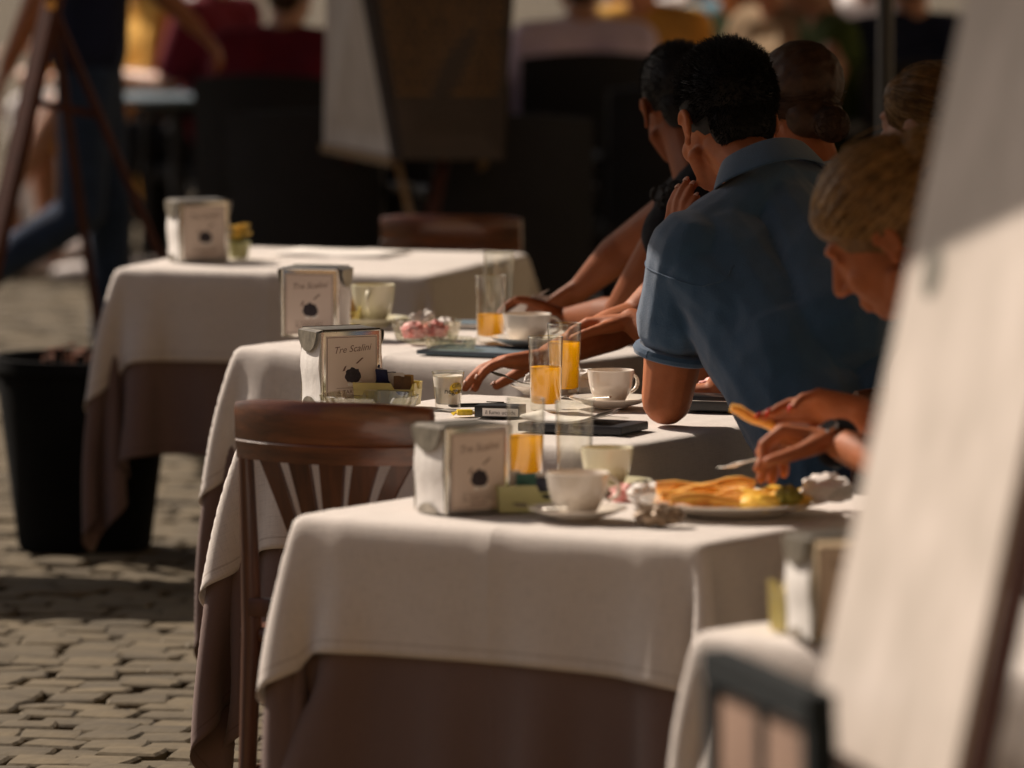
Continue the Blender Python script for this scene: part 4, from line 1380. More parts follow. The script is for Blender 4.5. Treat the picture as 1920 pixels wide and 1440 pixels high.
# ---- short-haired person in a dark sleeveless top at table C
f2 = V(-0.75, 0.66, 0).normalized(); l2 = V(-f2.y, f2.x, 0)
hw1 = px(1085, 545, y=16.12); hw2 = px(1035, 592, y=15.95)
J2 = seated((0.70, 15.45), math.atan2(f2.y, f2.x), 0.35, hl=None, hr=None)
J2['head'] = px(1275, 195, y=15.85); J2['neck'] = px(1320, 330, y=15.70)
J2['hf'] = V(-0.20, 0.92, -0.34); J2['hu'] = V(-0.15, 0.3, 0.95)
J2['shl'] = px(1262, 440, y=15.55); J2['shr'] = px(1285, 390, y=15.92)
J2['chest'] = J2['neck'].lerp(J2['pel'], 0.42)
J2['er'] = px(1180, 455, y=16.05); J2['wr'] = hw1
J2['el'] = px(1165, 592, y=15.66); J2['wl'] = px(1062, 600, y=15.88)
per2, P2, R2, tips2, org2 = make_person(
    'short haired person in a dark lace top resting both bare arms on the cloth', J2, 'skin_dark', 'black_cloth', 'black_cloth', 'shoe_dark',
    H_short('hair_black', count=3000, length=0.006, skull=1.02), 'none', voxel=0.0055, head_s=1.02,
    hands={'r': dict(d=(-0.75, 0.1, -0.55), n=(-0.4, -0.3, -0.8), side=-1, curl=(45, 60, 35), s=1.0),
           'l': dict(d=(-0.9, 0.25, 0.28), n=(0.1, -0.5, -0.8), side=1, curl=(22, 40, 25), s=1.0)})
# lace flounce at the shoulder: small loops
b = MB(); rg = random.Random(4)
for i in range(70):
    c = px(1262 + rg.gauss(0, 11), 350 + i*2.0, y=15.52 + rg.uniform(-0.02, 0.02)) - org2
    rr_ = rg.uniform(0.008, 0.016); a0 = rg.uniform(0, 6.28)
    b.tube([c + V(rr_*math.cos(a0+t*0.7), rg.uniform(-.004, .004), rr_*math.sin(a0+t*0.7)) for t in range(9)], 0.003, 5)
b.build('lace_trim', MATS['lace_black'], per2)

# ---- brown-haired woman behind the blue shirt, her hand on table B
f3 = V(-0.92, 0.38, 0).normalized()
J3 = seated((0.80, 14.72), math.atan2(f3.y, f3.x), 0.25)
J3['head'] = px(1492, 200, y=14.92); J3['neck'] = px(1535, 335, y=14.85)
J3['chest'] = J3['neck'].lerp(J3['pel'], 0.4)
J3['hf'] = V(-0.55, 0.80, -0.2); J3['hu'] = V(-0.05, 0.2, 0.97)
J3['shl'] = px(1440, 470, y=14.72); J3['shr'] = px(1500, 430, y=15.05)
J3['er'] = px(1192, 600, y=15.02); J3['wr'] = px(1030, 668, y=14.82)
J3['el'] = J3['shl'] + V(-0.12, 0, -0.25); J3['wl'] = J3['el'] + V(-0.15, 0.12, 0.1)
J3['shr'] = px(1330, 470, y=15.0)
per3, P3, R3, tips3, org3 = make_person(
    'woman with pulled back brown hair behind the blue polo shirt', J3, 'skin_red', 'grey_cloth', 'navy_cloth', 'shoe_dark',
    H_swept('hair_brown', 'hair_brown', bun=(0, -0.118, -0.055), bun_r=0.036, vol=1.06, fly=90), 'cap', voxel=0.0048,
    hands={'r': dict(d=(-0.97, -0.02, -0.10), n=(0.02, -0.12, -1), side=-1, curls=((14, 26, 18), (10, 22, 14), (8, 20, 12), (8, 18, 12)), s=1.1,
                     thumb=(0.75, 0.62, 0.35), thumb_curl=10, spread=4, fpre=6),
           'l': dict(d=(-0.8, 0.3, -0.05), n=(0, 0, -1), side=1)})
nails(per3, org3, tips3['r'][0], 'nail', tips3['r'][1][1])

# ---- blond woman at table A, looking down at her plate
f4 = V(-0.90, 0.42, 0).normalized()
J4 = seated((0.98, 11.98), math.atan2(f4.y, f4.x), 0.40)
J4['head'] = px(1665, 440, y=12.12); J4['neck'] = px(1790, 560, y=12.05)
J4['hf'] = V(-0.80, 0.22, -0.58); J4['hu'] = V(-0.55, 0.12, 0.80)
J4['shl'] = px(1750, 700, y=11.90); J4['shr'] = px(1775, 650, y=12.25)
J4['chest'] = J4['neck'].lerp(J4['pel'], 0.45)
J4['er'] = px(1700, 640, y=12.50); J4['wr'] = px(1618, 775, y=12.42)
J4['er'] = J4['shr'] + V(-0.05, 0.14, -0.2)
J4['el'] = px(1740, 900, y=11.95); J4['wl'] = px(1572, 832, y=12.22)
per4, P4, R4, tips4, org4 = make_person(
    'blond woman with red nails bending over her plate, hair pinned up', J4, 'skin_red', 'white_cloth', 'black_cloth', 'shoe_dark',
    H_swept('hair_blond', 'hair_blond_light', bun=(0, -0.12, 0.06), bun_r=0.055, vol=1.14, fly=80, count=3200), 'short', voxel=0.0046, head_s=1.06,
    hands={'r': dict(d=(-0.95, 0.05, 0.14), n=(0.1, -0.75, -0.6), side=-1, curls=((12, 14, 8), (15, 16, 10), (20, 22, 12), (30, 30, 16)), s=1.02, thumb=(0.95, 0.2, 0.35), thumb_curl=4, spread=1),
           'l': dict(d=(-0.90, 0.10, 0.14), n=(-0.25, -0.25, -0.9), side=1, curls=((48, 52, 30), (56, 56, 32), (62, 60, 34), (68, 62, 34)), s=1.10, thumb=(0.7, 0.6, 0.6), thumb_curl=14, spread=3)})
nails(per4, org4, tips4['r'][0], 'red_nail', tips4['r'][1][1], 1.15)
# wristwatch
wt = thing('wristwatch', 'steel wristwatch on the wrist of the blond woman', 'watch', J4['wl'])
dW = (J4['wl'] - J4['el']).normalized(); aW = dW.orthogonal().normalized(); cW = dW.cross(aW)
b = MB(); b.tube([(aW*math.cos(t) + cW*math.sin(t))*0.034 for t in [i*2*math.pi/28 for i in range(29)]], 0.008, 8, cap=False, flat=(0.35, 1.1)); b.build('strap', MATS['black_leather'], wt)
wn_ = V(-0.2, -0.75, 0.62); wn_ = (wn_ - dW*wn_.dot(dW)).normalized()
Mw = wn_.to_track_quat('Z', 'Y').to_matrix().to_4x4(); Mw.translation = wn_*0.034
b = MB(); b.lathe([(0, -0.004), (0.017, -0.004), (0.0185, 0.0), (0.018, 0.005), (0.015, 0.006), (0.0149, 0.0055), (0, 0.0055)], 28, Mw); b.build('case', MATS['watch_steel'], wt)
b = MB(); b.lathe([(0, 0.0060), (0.0145, 0.0060), (0.0145, 0.0066), (0, 0.0066)], 28, Mw); b.build('dial', MATS['lens_black'], wt)

# ---- second blond head, behind, beside the menu board
J5 = seated((1.02, 15.35), math.atan2(0.5, -0.86), 0.2)
dlt = px(1738, 235, y=15.45) - J5['head']
for k in ('head', 'neck', 'shl', 'shr', 'chest'):
    J5[k] = J5[k] + dlt*(1.0 if k != 'chest' else 0.6)
for k in 'lr':
    J5['e'+k] = J5['sh'+k] + V(-0.06, 0.04, -0.26); J5['w'+k] = J5['e'+k] + V(-0.2, 0.12, 0.05)
J5['hf'] = V(-0.8, 0.55, -0.1); J5['hu'] = V(0, 0, 1)
make_person('fair woman with smooth blond hair just beside the white menu board edge', J5, 'skin_fair', 'navy_cloth', 'navy_cloth', 'shoe_dark',
            H_swept('hair_blond', 'hair_blond_light', bun=(0, -0.118, -0.01), bun_r=0.04, vol=1.05, count=1600), 'short', voxel=0.007)

for J_, lb in ((J, 'wooden chair under the man in the blue polo shirt'), (J2, 'wooden chair under the short haired person in dark lace'), (J3, 'wooden chair under the brown haired woman'),
               (J4, 'wooden chair under the blond woman with red nails'), (J5, 'wooden chair under the second blond woman')):
    seat_chair(J_, lb)
# ================================================================== table things
def at(u, v, z=None):
    return px(u, v, z=ZT if z is None else z)
def text_part(body, size, m, parent, M, name='lettering', shear=0.0, sx=1.0):
    cu = bpy.data.curves.new('tmp', 'FONT'); cu.body = body; cu.size = size; cu.align_x = 'CENTER'; cu.align_y = 'CENTER'; cu.shear = shear
    cu.resolution_u = 3
    o = bpy.data.objects.new('tmp', cu); COL.objects.link(o)
    dg = bpy.context.evaluated_depsgraph_get()
    me = bpy.data.meshes.new_from_object(o.evaluated_get(dg))
    bpy.data.objects.remove(o); bpy.data.curves.remove(cu)
    for v in me.vertices: v.co = M @ Vector((v.co.x*sx, v.co.y, 0))
    me.materials.clear(); me.materials.append(MATS[m]); me.name = name
    return obj(name, me, parent)

# ---- napkin dispenser; local -y is the card face, napkins stick out of the -x and +x ends
def napkin_holder(loc, phi, label, W=0.122, D=0.098, H=0.148, fine=True):
    t = thing('napkin_holder', label, 'napkin holder', loc, phi, 'steel napkin holders')
    th = 0.0022
    b = MB()
    b.box((0, 0, H - th/2), (W, D, th), bev=0.0008); b.build('top_plate', MATS['steel_worn'], t)
    for s in (-1, 1):
        b = MB(); b.box((0, s*(D/2 - th/2), H/2), (W, th, H - 0.004), bev=0.0006)
        fp = b.build('face_plate' if s < 0 else 'back_plate', MATS['steel'], t)
        # rolled edges standing proud at both sides of the face
        for x in (-W/2, W/2):
            b = MB(); b.tube([(x, s*(D/2 - 0.002), 0.002), (x, s*(D/2 - 0.002), H - 0.004)], 0.0034, 8); b.build('rolled_edge', MATS['steel'], t)
        b = MB(); b.tube([(-W/2, s*(D/2 - 0.002), H - 0.002), (W/2, s*(D/2 - 0.002), H - 0.002)], 0.003, 8); b.build('rolled_edge', MATS['steel'], t)
        yy = s*(D/2 + 0.0012)
        b = MB(); b.box((0, yy, H*0.485), (W*0.88, 0.0016, H*0.87)); card = b.build('card', MATS['label_card'], t, smooth=False)
        y2 = s*(D/2 + 0.0022)
        rot = Matrix.Rotation(math.pi/2, 4, 'X') if s < 0 else Matrix.Rotation(math.pi, 4, 'Z') @ Matrix.Rotation(math.pi/2, 4, 'X')
        def at_(x, z): return Matrix.Translation((x if s < 0 else -x, y2, z)) @ rot
        b = MB()
        w_, h0, h1, e = W*0.425, H*0.07, H*0.905, 0.0011
        for (x0, z0, x1, z1) in ((-w_, h0, w_, h0+e), (-w_, h1-e, w_, h1), (-w_, h0, -w_+e, h1), (w_-e, h0, w_, h1)):
            b.add([(x0, y2, z0), (x1, y2, z0), (x1, y2, z1), (x0, y2, z1)], [(0, 1, 2, 3)])
        b.build('border_line', MATS['print_brown'], card, smooth=False)
        text_part('Tre Scalini', 0.0185, 'print_brown', card, at_(0.0, H*0.745) @ Matrix.Rotation(R_(4), 4, 'Z'), shear=0.35, sx=1.0)
        text_part('IL TARTUFO', 0.0105, 'print_brown', card, at_(0.0, H*0.185), sx=1.05)
        text_part('Specialita', 0.0085, 'print_brown', card, at_(0.0, H*0.115), shear=0.2)
        b = MB()
        for z in (H*0.235, H*0.145): b.add([(-w_*0.62, y2, z), (w_*0.62, y2, z), (w_*0.62, y2, z+0.0008), (-w_*0.62, y2, z+0.0008)], [(0, 1, 2, 3)])
        b.build('rule_line', MATS['print_brown'], card, smooth=False)
        # printed ice-cream truffle with wafer
        rg = random.Random(9); b = MB(); n = 22; ring = []
        for i in range(n):
            a = 2*math.pi*i/n; r = 0.0165*(1 + rg.uniform(-0.13, 0.1))
            ring.append((0.002 + r*math.cos(a)*1.05, y2, H*0.40 + r*math.sin(a)*0.92))
        b.add(ring, [tuple(range(n))]); b.build('printed_truffle', MATS['print_dark'], card, smooth=False)
        b = MB()
        b.add([(0.008, y2, H*0.555), (0.012, y2, H*0.552), (0.025, y2, H*0.625), (0.021, y2, H*0.628)], [(0, 1, 2, 3)])
        b.add([(-0.020, y2, H*0.455), (-0.015, y2, H*0.465), (-0.011, y2, H*0.53), (-0.015, y2, H*0.52)], [(0, 1, 2, 3)])
        b.build('printed_wafer', MATS['print_brown'], card, smooth=False)
        b = MB(); y3 = s*(D/2 + 0.0026)
        for (cx, cz, r) in ((-0.004, 0.285, 0.006), (0.010, 0.29, 0.005), (0.017, 0.31, 0.004)):
            b.add([(cx + r*math.cos(i*0.785), y3, H*cz + r*0.6*math.sin(i*0.785)) for i in range(8)], [tuple(range(8))])
        b.build('printed_cream', MATS['paper_white'], card, smooth=False)
    # napkin stack: slightly bulging at the open ends
    b = MB(); vs_, fs_ = [], []; K = 8
    for i in range(K+1):
        z = 0.003 + (H - 0.008)*i/K
        bul = 0.004*math.sin(math.pi*i/K) + 0.0015*math.sin(5*i + 1)
        vs_ += [(-W/2 - 0.001 - bul, -D/2 + 0.005, z), (-W/2 - 0.003 - bul*1.6, 0, z), (-W/2 - 0.001 - bul, D/2 - 0.005, z),
                (W/2 + 0.001 + bul, D/2 - 0.005, z), (W/2 + 0.003 + bul*1.6, 0, z), (W/2 + 0.001 + bul, -D/2 + 0.005, z)]
    for i in range(K):
        for k in range(6):
            k2 = (k+1) % 6
            fs_.append((i*6+k, i*6+k2, (i+1)*6+k2, (i+1)*6+k))
    fs_.append((5, 4, 3, 2, 1, 0)); fs_.append(tuple(K*6+k for k in range(6)))
    b.add(vs_, fs_); b.build('napkin_stack', MATS['napkin_paper'], t, angle=60)
    # half-round steel tongues folded over the napkins at both ends
    for s in (-1, 1):
        b = MB(); n = 14
        r = D*0.44
        pts = [(s*(W/2 + 0.0105), -r*math.cos(math.pi*i/n), H - 0.004 - math.sin(math.pi*i/n)*0.040) for i in range(n+1)]
        b.add(pts + [(p[0] + s*0.0012, p[1], p[2]) for p in pts], [tuple(range(n+1)), tuple(reversed(range(n+1, 2*n+2)))] + [(i, i+1, n+2+i, n+1+i) for i in range(n)] + [(0, n+1, 2*n+1, n)])
        b.add([(s*(W/2 - 0.002), -r, H - 0.0004), (s*(W/2 - 0.002), r, H - 0.0004), (s*(W/2 + 0.0112), r, H - 0.004), (s*(W/2 + 0.0112), -r, H - 0.004)], [(0, 1, 2, 3)])
        b.build('end_tongue', MATS['steel_worn'], t, angle=30)
        b = MB(); n = 12; pts = [(s*(W/2 + 0.0065), 0.030*math.cos(math.pi*i/n), 0.0005 + 0.017*math.sin(math.pi*i/n)) for i in range(n+1)]
        b.add(pts + [(p[0] + s*0.0015, p[1], p[2]) for p in pts], [tuple(range(n+1)), tuple(reversed(range(n+1, 2*n+2)))] + [(i, i+1, n+2+i, n+1+i) for i in range(n)])
        b.build('foot_notch', MATS['steel_worn'], t)
    return t

def tumbler(loc, label, fill, H=0.142, r0=0.029, r1=0.0335, group='tall tumblers of orange juice'):
    t = thing('juice_glass', label, 'glass', loc, random.uniform(0, 6), group)
    b = MB(); w = 0.0013; base = 0.014
    b.lathe([(0, 0.001), (r0 - 0.003, 0.0), (r0, 0.002), (r1, H - 0.001), (r1 - w/2, H), (r1 - w, H - 0.001), (r0 - w + (r1-r0)*base/H, base + 0.003), (r0*0.8, base), (0, base - 0.001)], 48)
    b.build('glass_wall', MATS['glass_clear'], t, angle=60)
    b = MB(); b.tube([((r1 - w/2)*math.cos(i*0.1309), (r1 - w/2)*math.sin(i*0.1309), H) for i in range(49)], 0.0013, 6, cap=False); b.build('rim', MATS['glass_cut'], t)
    if fill > 0:
        b = MB(); top = base + fill*(H - base)
        rr = lambda z: r0 + (r1 - r0)*z/H - w - 0.0002
        b.lathe([(0, base + 0.0005), (rr(base)*0.8, base + 0.0006), (rr(base+0.004), base + 0.004), (rr(top), top), (rr(top) - 0.002, top - 0.0012), (0, top - 0.0012)], 48)
        b.build('orange_juice', MATS['juice'], t, angle=50)
    return t

def cup_and_saucer(loc, rz, label, saucer=True, r=0.046, h=0.066, m='porcelain', foam=True, spoon=True, sr=0.078, group='white cups on saucers'):
    t = thing('coffee_cup', label, 'cup', loc, rz, group)
    z0 = 0.0
    if saucer:
        b = MB(); b.lathe([(0, 0.004), (0.026, 0.004), (0.028, 0.0), (0.034, 0.0), (0.036, 0.003), (0.058, 0.0085), (sr, 0.0185), (sr + 0.0005, 0.0205), (sr - 0.002, 0.0205), (0.056, 0.0115), (0.034, 0.0075), (0.030, 0.006), (0, 0.006)], 48)
        b.build('saucer', MATS[m], t, angle=50); z0 = 0.0062
    b = MB(); k = r/0.046; q_ = h/0.066
    pr = [(0, 0.003), (0.020, 0.003), (0.021, 0.0), (0.0245, 0.0), (0.0245, 0.004), (0.030, 0.010), (0.038, 0.024), (0.0425, 0.042), (0.0455, 0.0645), (0.0458, 0.0662), (0.0445, 0.0668), (0.0432, 0.064), (0.0400, 0.042), (0.0355, 0.0255), (0.026, 0.012), (0, 0.0085)]
    b.lathe([(a*k, z0 + c*q_) for a, c in pr], 48); cup = b.build('cup', MATS[m], t, angle=50)
    b = MB()
    pts = []
    for i in range(13):
        a = -1.35 + 2.7*i/12
        pts.append((k*(0.040 + 0.024*math.cos(a)), 0, z0 + q_*(0.040 + 0.0185*math.sin(a)*1.05)))
    b.tube(pts, 0.0037, 10, flat=(1.35, 0.85)); b.build('handle', MATS[m], t)
    if foam:
        b = MB(); b.lathe([(0, z0 + 0.030*q_), (0.0365*k, z0 + 0.0295*q_), (0.037*k, z0 + 0.033*q_), (0, z0 + 0.0335*q_)], 32); b.build('coffee_remains', MATS['cappuccino_foam'], t)
        b = MB(); b.lathe([(0.0433*k, z0 + 0.0605*q_), (0.0438*k, z0 + 0.0615*q_), (0.0420*k, z0 + 0.050*q_), (0.0415*k, z0 + 0.050*q_)], 32); b.build('coffee_stain', MATS['cappuccino_foam'], cup)
    if spoon and saucer:
        sp = teaspoon(None, t)
    return t
def teaspoon(loc, parent, M=None):
    b = MB(); M = M or (Matrix.Rotation(R_(200), 4, 'Z') @ Matrix.Translation((0.048, -0.03, 0.0165)))
    b.tube([(0, -0.045, 0.004), (0, -0.01, 0.001), (0, 0.03, 0.006), (0, 0.062, 0.009)], [0.0017, 0.0019, 0.002, 0.003], 8, M=M, flat=(1.5, 0.6))
    n = 14; vs_ = []; fs_ = []
    for j in range(4):
        for i in range(n):
            a = 2*math.pi*i/n; rr = (j+1)/4
            vs_.append((0.0125*rr*math.cos(a), -0.060 + 0.019*rr*math.sin(a), 0.0012 + 0.004*rr*rr))
    vs_.append((0, -0.06, 0.001))
    for j in range(3):
        for i in range(n):
            fs_.append((j*n+i, j*n+(i+1) % n, (j+1)*n+(i+1) % n, (j+1)*n+i))
    for i in range(n): fs_.append((4*n, i, (i+1) % n))
    b.add(vs_, fs_, M)
    return b.build('teaspoon', MATS['steel'], parent)

def sachet(b, c, w, h, tilt, yaw, M=None, th=0.004):
    """a small filled paper packet with crimped ends, standing or lying"""
    R = Matrix.Rotation(yaw, 4, 'Z') @ Matrix.Rotation(tilt, 4, 'X')
    A = Matrix.Translation(c) @ R
    nx, nz = 4, 6; vs_ = []; fs_ = []
    for s in (-1, 1):
        for j in range(nz+1):
            for i in range(nx+1):
                u, v = i/nx, j/nz
                t = th*math.sin(math.pi*u)*math.sin(math.pi*min(1, max(0, (v-0.1)/0.8)))
                vs_.append((w*(u-0.5), s*(t/2 + 0.0003), h*v + 0.0006*((i+j) % 2)))
    o = (nx+1)*(nz+1)
    for s in (0, 1):
        for j in range(nz):
            for i in range(nx):
                k = s*o + j*(nx+1) + i
                fs_.append((k, k+1, k+nx+2, k+nx+1) if s == 0 else (k, k+nx+1, k+nx+2, k+1))
    b.add(vs_, fs_, (M @ A) if M is not None else A)

def sugar_caddy(loc, rz, label, m='plastic_yellow', packs=(), L=0.105, Wd=0.062, H=0.046):
    t = thing('sugar_caddy', label, 'sugar caddy', loc, rz, 'plastic sugar caddies')
    b = MB(); th = 0.0025
    def wall(p0, p1, notch):
        n = 16; pts = []
        for i in range(n+1):
            u = i/n; x = p0[0] + (p1[0]-p0[0])*u; y = p0[1] + (p1[1]-p0[1])*u
            d = (u - notch[0])/notch[1]
            hh = H - (notch[2]*math.sqrt(1 - d*d) if abs(d) < 1 else 0)
            pts.append((x, y, hh))
        nn = Vector((p1[1]-p0[1], -(p1[0]-p0[0]), 0)).normalized()*th
        vs_ = []
        for x, y, hh in pts:
            fl = 1.0
            vs_ += [(x*0.94, y*0.94, 0.002), (x, y, hh), (x + nn.x, y + nn.y, hh), (x*0.94 + nn.x, y*0.94 + nn.y, 0.002)]
        fs_ = []
        for i in range(n):
            for k in range(4):
                k2 = (k+1) % 4
                fs_.append((i*4+k, i*4+k2, i*4+4+k2, i*4+4+k))
        fs_ += [(0, 1, 2, 3), (n*4+3, n*4+2, n*4+1, n*4)]
        b.add(vs_, fs_)
    x, y = L/2, Wd/2
    wall((-x, -y), (x, -y), (0.82, 0.16, 0.024)); wall((x, y), (-x, y), (0.82, 0.16, 0.024))
    wall((x, -y), (x, y), (0.5, 0.2, 0.014)); wall((-x, y), (-x, -y), (0.5, 0.2, 0.014))
    b.box((0, 0, 0.002), (L*0.93, Wd*0.93, 0.003)); b.box((0, 0, 0.018), (0.0022, Wd*0.93, 0.03))
    b.build('tray', MATS[m], t, angle=35)
    b = MB()
    for (p0, p1) in (((-x, -y), (x, -y)), ((x, -y), (x, y)), ((x, y), (-x, y)), ((-x, y), (-x, -y))):
        b.tube([(p0[0], p0[1], H*0.70), (p1[0], p1[1], H*0.70)], 0.0022, 6)
    b.build('ridge', MATS[m], t)
    for i, (px_, py_, hh, tilt, yaw, mm) in enumerate(packs):
        bb = MB(); sachet(bb, (px_, py_, 0.006), 0.034 if hh < 0.06 else 0.026, hh, R_(tilt), R_(yaw)); bb.build('sugar_sachet', MATS[mm], t)
    return t

def ashtray(loc, label, r=0.088, h=0.036, group='cut glass ashtrays'):
    t = thing('ashtray', label, 'ashtray', loc, 0.3, group)
    n = 96; b = MB()
    def ring(rad, z, amp):
        return [((rad + amp*(1 if i % 4 < 2 else 0))*math.cos(2*math.pi*i/n), (rad + amp*(1 if i % 4 < 2 else 0))*math.sin(2*math.pi*i/n),
                 z - (0.010 if (i % 24) in (0, 1, 2, 3, 22, 23) and z > h*0.9 else 0)) for i in range(n)]
    rings = [ring(r*0.84, 0.0, 0.0), ring(r*0.88, 0.003, 0.002), ring(r, h*0.96, 0.003), ring(r*0.985, h, 0.0), ring(r*0.93, h*0.97, 0.0), ring(r*0.80, 0.010, 0.0), ring(r*0.5, 0.007, 0)]
    vs_ = [p for q in rings for p in q]; fs_ = []
    for k in range(len(rings)-1):
        for i in range(n):
            j = (i+1) % n
            fs_.append((k*n+i, k*n+j, (k+1)*n+j, (k+1)*n+i))
    fs_.append(tuple(reversed(range(n)))); fs_.append(tuple((len(rings)-1)*n+i for i in range(n)))
    b.add(vs_, fs_); b.build('glass_bowl', MATS['glass_cut'], t, angle=25)
    b = MB()
    for i in range(0, n, 4):                     # moulded ribs
        a = 2*math.pi*(i+0.5)/n
        b.tube([(r*0.885*math.cos(a), r*0.885*math.sin(a), 0.003), (r*1.02*math.cos(a), r*1.02*math.sin(a), h*0.93 if (i % 24) not in (0, 20) else h*0.7)], 0.0021, 6)
    b.build('rib', MATS['glass_clear'], t)
    return t

def crumpled(name, loc, label, cat, m, size=(0.05, 0.04, 0.025), seed=1, group=None, rz=0.0, pts=70):
    """a crushed piece of paper: a faceted, folded sheet"""
    rg = random.Random(seed); bm = bmesh.new()
    bmesh.ops.create_icosphere(bm, subdivisions=3, radius=1)
    for v in bm.verts:
        p = v.co.copy(); k = mnoise.noise(p*2.3 + Vector((seed*3.1, 0, 0))); k2 = mnoise.noise(p*5.0 + Vector((0, seed*1.7, 0)))
        v.co = p*(1 + 0.55*(abs(k) - 0.25) + 0.28*k2)
        v.co.z = max(-0.72, v.co.z)
    b = MB(); bm.verts.index_update()
    b.add([(v.co.x*size[0]/2, v.co.y*size[1]/2, (v.co.z + 0.72)*size[2]/1.7) for v in bm.verts], [[v.index for v in f.verts] for f in bm.faces])
    bm.free()
    o = b.build(name, MATS[m], None, angle=22, loc=loc, rot=(0, 0, rz))
    return tag(o, label, cat, group)

# =============================== table A
napkin_holder(at(866, 958), R_(33), 'napkin holder beside the coffee cup on the nearest lit table, white napkins facing left')
tumbler(at(986, 900), 'half full juice glass just right of the nearest napkin holder', 0.50)
tumbler(at(1077, 905), 'nearly empty tumbler between the half full juice glass and the stained cup', 0.0, group=None)
cup_and_saucer(at(1138, 922), R_(60), 'coffee stained cup behind the front cup, handle towards us', saucer=True, m='porcelain_cream', spoon=False, h=0.070)
cup_and_saucer(at(1083, 974), R_(20), 'white cup on saucer nearest to the lens', r=0.053, h=0.072, sr=0.082, spoon=True)
sugar_caddy(at(985, 958), R_(10), 'pale green sugar caddy beside the front coffee cup', 'plastic_green',
            [(-0.036, 0.0, 0.066, -8, 5, 'sachet_navy'), (-0.02, 0.005, 0.062, 4, -10, 'sachet_white'), (0.0, 0.0, 0.058, 8, 0, 'sachet_green'), (0.02, 0.0, 0.056, -6, 12, 'sachet_white'), (0.035, 0.004, 0.05, 3, 0, 'sachet_navy')], L=0.10)
crumpled('sugar_wrapper', at(1172, 940), 'torn pink and white sachet between cup and plate', 'wrapper', 'sachet_red', (0.05, 0.05, 0.03), 3)
crumpled('paper_scrap', at(1205, 946), 'crushed white paper touching the rim of the food plate', 'paper', 'sachet_white', (0.05, 0.05, 0.035), 5)
crumpled('foil_wrapper', at(1236, 985), 'crumpled brown foil wrapper in front of the food plate', 'wrapper', 'foil_brown', (0.085, 0.05, 0.036), 8)
# plate of food
pc = at(1378, 962)
t = thing('dinner_plate', 'large oval white plate loaded with fried strips and egg', 'plate', pc, 0.0)
b = MB(); b.lathe([(0, 0.003), (0.08, 0.003), (0.083, 0.0), (0.09, 0.0), (0.095, 0.005), (0.135, 0.0165), (0.158, 0.0225), (0.159, 0.0245), (0.156, 0.025), (0.132, 0.0195), (0.098, 0.0085), (0.09, 0.0065), (0, 0.006)], 64)
b.build('dish', MATS['porcelain'], t, angle=50)
rg = random.Random(21)
for i in range(11):                         # fried strips, each its own piece
    x0 = rg.uniform(-0.145, -0.055); y0 = -0.10 + 0.020*i; L_ = rg.uniform(0.10, 0.17); a = rg.uniform(-0.25, 0.25); zz = 0.026 + rg.uniform(0, 0.012)
    x0 = max(x0, -math.sqrt(max(0.0, 0.150**2 - y0**2)))
    b = MB(); pts = [Vector((x0 + L_*k/5*math.cos(a), y0 + L_*k/5*math.sin(a)*0.6, zz + 0.006*math.sin(k*1.1 + i))) for k in range(6)]
    b.tube(pts, [0.009, 0.0105, 0.010, 0.0105, 0.010, 0.007], 6, flat=(1.15, 0.9)); o = b.build('fried_strip', MATS['fried_potato'], None, angle=30, loc=pc)
    tag(o, 'golden fried strip on the large plate, %s from the front rim' % ('frontmost', 'second', 'third', 'fourth', 'fifth', 'sixth', 'seventh', 'eighth', 'ninth', 'tenth', 'eleventh')[i], 'food', 'fried strips on the plate')
for i, (ex, ey, es) in enumerate(((0.035, -0.095, 0.075), (0.085, -0.055, 0.08), (0.075, 0.03, 0.09), (0.02, -0.02, 0.07))):
    crumpled('scrambled_egg', (pc.x + ex, pc.y + ey, pc.z + 0.012), ['lump of egg at the front rim of the plate', 'lump of egg at the right end of the plate', 'lump of egg under the fork hand', 'lump of egg in the middle of the plate'][i], 'food', 'egg', (es, es*0.7, 0.030), 30 + i, 'egg on the plate')
crumpled('herb_garnish', (pc.x + 0.085, pc.y - 0.085, pc.z + 0.024), 'dark green garnish on the right of the plate', 'garnish', 'herb', (0.045, 0.035, 0.028), 44)
crumpled('paper_napkin', (pc.x + 0.150, pc.y - 0.02, pc.z + 0.022), 'crushed white napkin at the right of the plate', 'napkin', 'napkin_paper', (0.085, 0.07, 0.045), 51)
# fork in the hand resting on the plate, strip in the other hand
fk = J4['wl'] + V(-0.10, 0.02, -0.02)
t = thing('fork', 'steel fork held in the left hand over the plate', 'fork', fk)
b = MB(); dF = (px(1290, 890, y=12.45) - fk).normalized()
b.tube([-dF*0.06, dF*0.0, dF*0.09, dF*0.115], [0.003, 0.0028, 0.0026, 0.005], 8, flat=(1.5, 0.6)); b.build('handle', MATS['steel'], t)
sd = dF.cross(V(0, 0, 1)).normalized()
for i in range(4):
    b = MB(); o_ = sd*((i-1.5)*0.0052); b.tube([dF*0.112 + o_*0.8, dF*0.135 + o_ + V(0, 0, -0.003), dF*0.162 + o_], [0.0018, 0.0016, 0.0008], 6); b.build('tine', MATS['steel'], t)
tp = tips4['r'][0]
mid = (tp[0][0] + tp[1][0])/2
hold = (mid + tp[4][0])/2
b = MB(); a0 = px(1370, 764, y=hold.y); a1 = hold + (hold - a0).normalized()*0.03
K = 8; pts = [a0.lerp(a1, k/K) + V(0, 0, 0.002*math.sin(k*1.7)) - a0 for k in range(K+1)]
b.tube(pts, [0.007, 0.0095, 0.0095, 0.009, 0.0095, 0.009, 0.0085, 0.008, 0.006], 8, flat=(1.1, 0.95)); o = b.build('fried_strip', MATS['fried_potato'], None, angle=40, loc=a0)
tag(o, 'long fried strip held between red nailed fingers', 'food')

